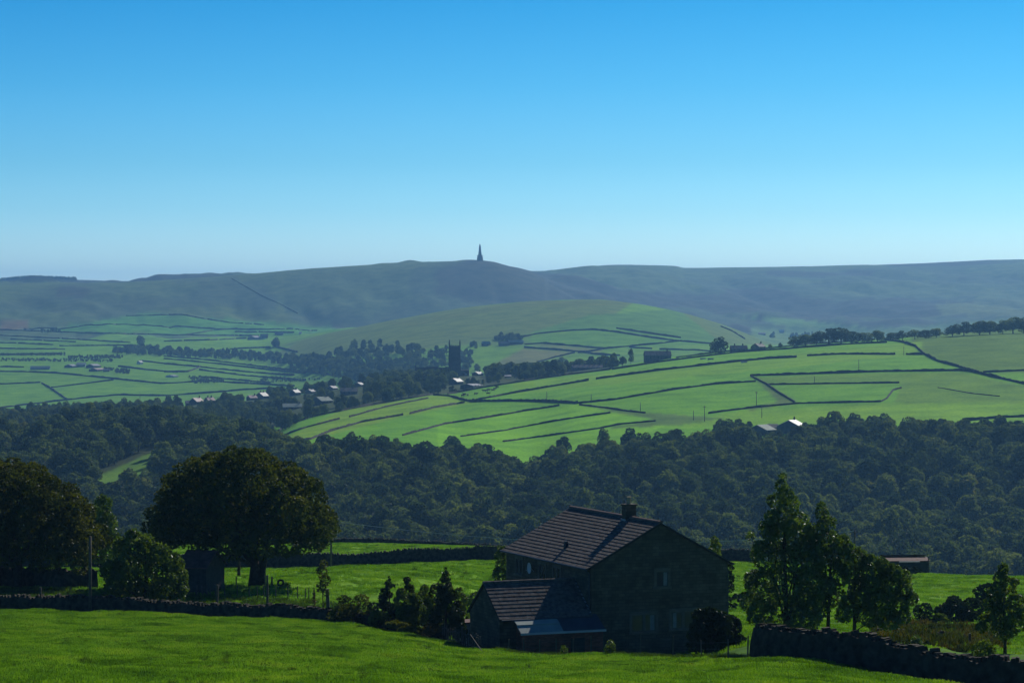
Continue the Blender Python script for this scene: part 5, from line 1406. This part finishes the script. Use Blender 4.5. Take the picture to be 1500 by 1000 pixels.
# ------------------------------------------------------------------ grass
def tuft(seed, n, rad, h, w_):
    rg = R(seed); V = []; Fq = []
    for i in range(n):
        a = rg.uniform(0, 6.28); r = rad*math.sqrt(rg.uniform()); x, y = math.cos(a)*r, math.sin(a)*r
        hh = h*rg.uniform(.5, 1.2)*(1-.4*r/rad); ln = rg.uniform(.2, .8)*hh; la = rg.uniform(0, 6.28); t_ = rg.uniform(0, 3.14)
        dx, dy = math.cos(t_)*w_, math.sin(t_)*w_; ex, ey = math.cos(la)*ln, math.sin(la)*ln; b0 = len(V)
        V += [(x-dx, y-dy, -.03), (x+dx, y+dy, -.03), (x+dx*.5+ex, y+dy*.5+ey, hh), (x-dx*.5+ex, y-dy*.5+ey, hh)]
        Fq.append((b0, b0+1, b0+2, b0+3))
    return np.array(V), np.array(Fq)
for i in range(5):
    V_, F_ = tuft(300+i, 46, .36, .13, .013); gc = source('grasstuft.%d' % i, mesh_np('grass_tuft', V_, F_, [M['grass']]))
for i in range(3):
    V_, F_ = tuft(320+i, 60, .26, .34, .014); rc = source('rushtuft.%d' % i, mesh_np('rush_tuft', V_, F_, [M['rush']]))
for i in range(3):
    V_, F_ = tuft(340+i, 60, .4, .7, .05); bc = source('brackentuft.%d' % i, mesh_np('bracken_tuft', V_, F_, [M['bracken']]))
def field_pts(n, y0, y1, um, seed, fmask=None):
    rg = R(seed); y = np.sqrt(rg.uniform(y0**2, y1**2, n)); u = rg.uniform(-um, um, n); x = u*y
    k_ = np.ones(n, bool) if fmask is None else fmask(x, y, rg)
    x, y = x[k_], y[k_]; z = Hz(x, y)
    return np.stack([x, y, z], 1), rg
def beyond(x, y, rg):
    return y < np.interp(x/y*F+750, pxU, st_y[4]) + 1.5
pts, rg = field_pts(95000, 84, 200, .19, 400, beyond); n = len(pts)
scatter('grass', pts, rg.uniform(0, 6.28, n), rg.uniform(.6, 1.2, n)*(.75+.6*fbm(pts[:, 0]/4., pts[:, 1]/4., 3)), rg.randint(0, 5, n), gc, 'short pasture grass of the foreground field', 'grass')
pts, rg = field_pts(9000, 84, 200, .19, 401, lambda x, y, rg: beyond(x, y, rg) & (fbm(x/6.+50, y/6., 3) > .49)); n = len(pts)
scatter('rushes', pts, rg.uniform(0, 6.28, n), rg.uniform(.18, .6, n)**1.0, rg.randint(0, 3, n), rc, 'darker tussocks scattered over the foreground field', 'grass')
def back(x, y, rg): return (y > np.interp(x/y*F+750, pxU, st_y[4]) + 5) & ~((x > -1) & (x < 10) & (y > 168) & (y < 188))
pts, rg = field_pts(75000, 150, 425, .19, 402, back); n = len(pts)
scatter('meadow_grass', pts, rg.uniform(0, 6.28, n), rg.uniform(.8, 1.7, n), rg.randint(0, 5, n), gc, 'grass of the sunlit fields behind the house', 'grass')
pts, rg = field_pts(1900, 195, 425, .19, 403, lambda x, y, rg: back(x, y, rg) & (fbm(x/11.+9, y/11., 3) > .54)); n = len(pts)
scatter('meadow_tussocks', pts, rg.uniform(0, 6.28, n), rg.uniform(.5, 1.1, n), rg.randint(0, 3, n), rc, 'dark tussocks in the sunlit back fields', 'grass')
# long grass at the feet of the walls, rough ground on the right
pts = []; rg = R(404)
for _ in range(2600):
    px = rg.uniform(-40, 640); p = gp(px, sky_y(px, 4) + rg.uniform(6, 26)); pts.append((p.x, p.y, p.z, rg.uniform(.5, 1.2)))
for _ in range(1200):
    px = rg.uniform(640, 1130); p = gp(px, sky_y(px, 4) + rg.uniform(-.5, 5)); pts.append((p.x, p.y, p.z, rg.uniform(.3, .9)))
a = np.array(pts); n = len(a); scatter('rough_grass', a[:, :3], rg.uniform(0, 6.28, n), a[:, 3], rg.randint(0, 3, n), rc, 'rough long grass along the walls and fences', 'grass')
pts = []
for _ in range(700):
    px = 1285 + 190*rg.uniform()**1.6; y = rg.uniform(150, 200); p = gp(px, y)
    if fbm(np.array([p.x/5.]), np.array([y/5.]), 2)[0] > .42: pts.append((p.x, p.y, p.z, rg.uniform(.4, 1.0)))
a = np.array(pts); n = len(a); scatter('bracken', a[:, :3], rg.uniform(0, 6.28, n), a[:, 3], rg.randint(0, 3, n), bc, 'brown bracken and weeds behind the right wall', 'bracken')
#NEAR-END

# ------------------------------------------------------------------ haze: the air between here and the moors
m, t, o = new_mat('haze')
pv = nd(t, 'ShaderNodeVolumePrincipled')
pv.inputs['Color'].default_value = (.24, .56, 1.0, 1); pv.inputs['Density'].default_value = 7.0e-5; pv.inputs['Anisotropy'].default_value = 0.45
t.links.new(pv.outputs[0], o.inputs['Volume'])
ho = hz.build('haze', m); tag(ho, 'thin blue air over the whole valley', 'haze', kind='stuff')
zmin = float(TAB.min()); zmax = float(TAB.max())
for v in ho.data.vertices:
    v.co.z = zmin - 2 if v.co.z < 0 else max(zmax, 140.0) + 5
print('terrain z', zmin, zmax, 'wood', len(sel))
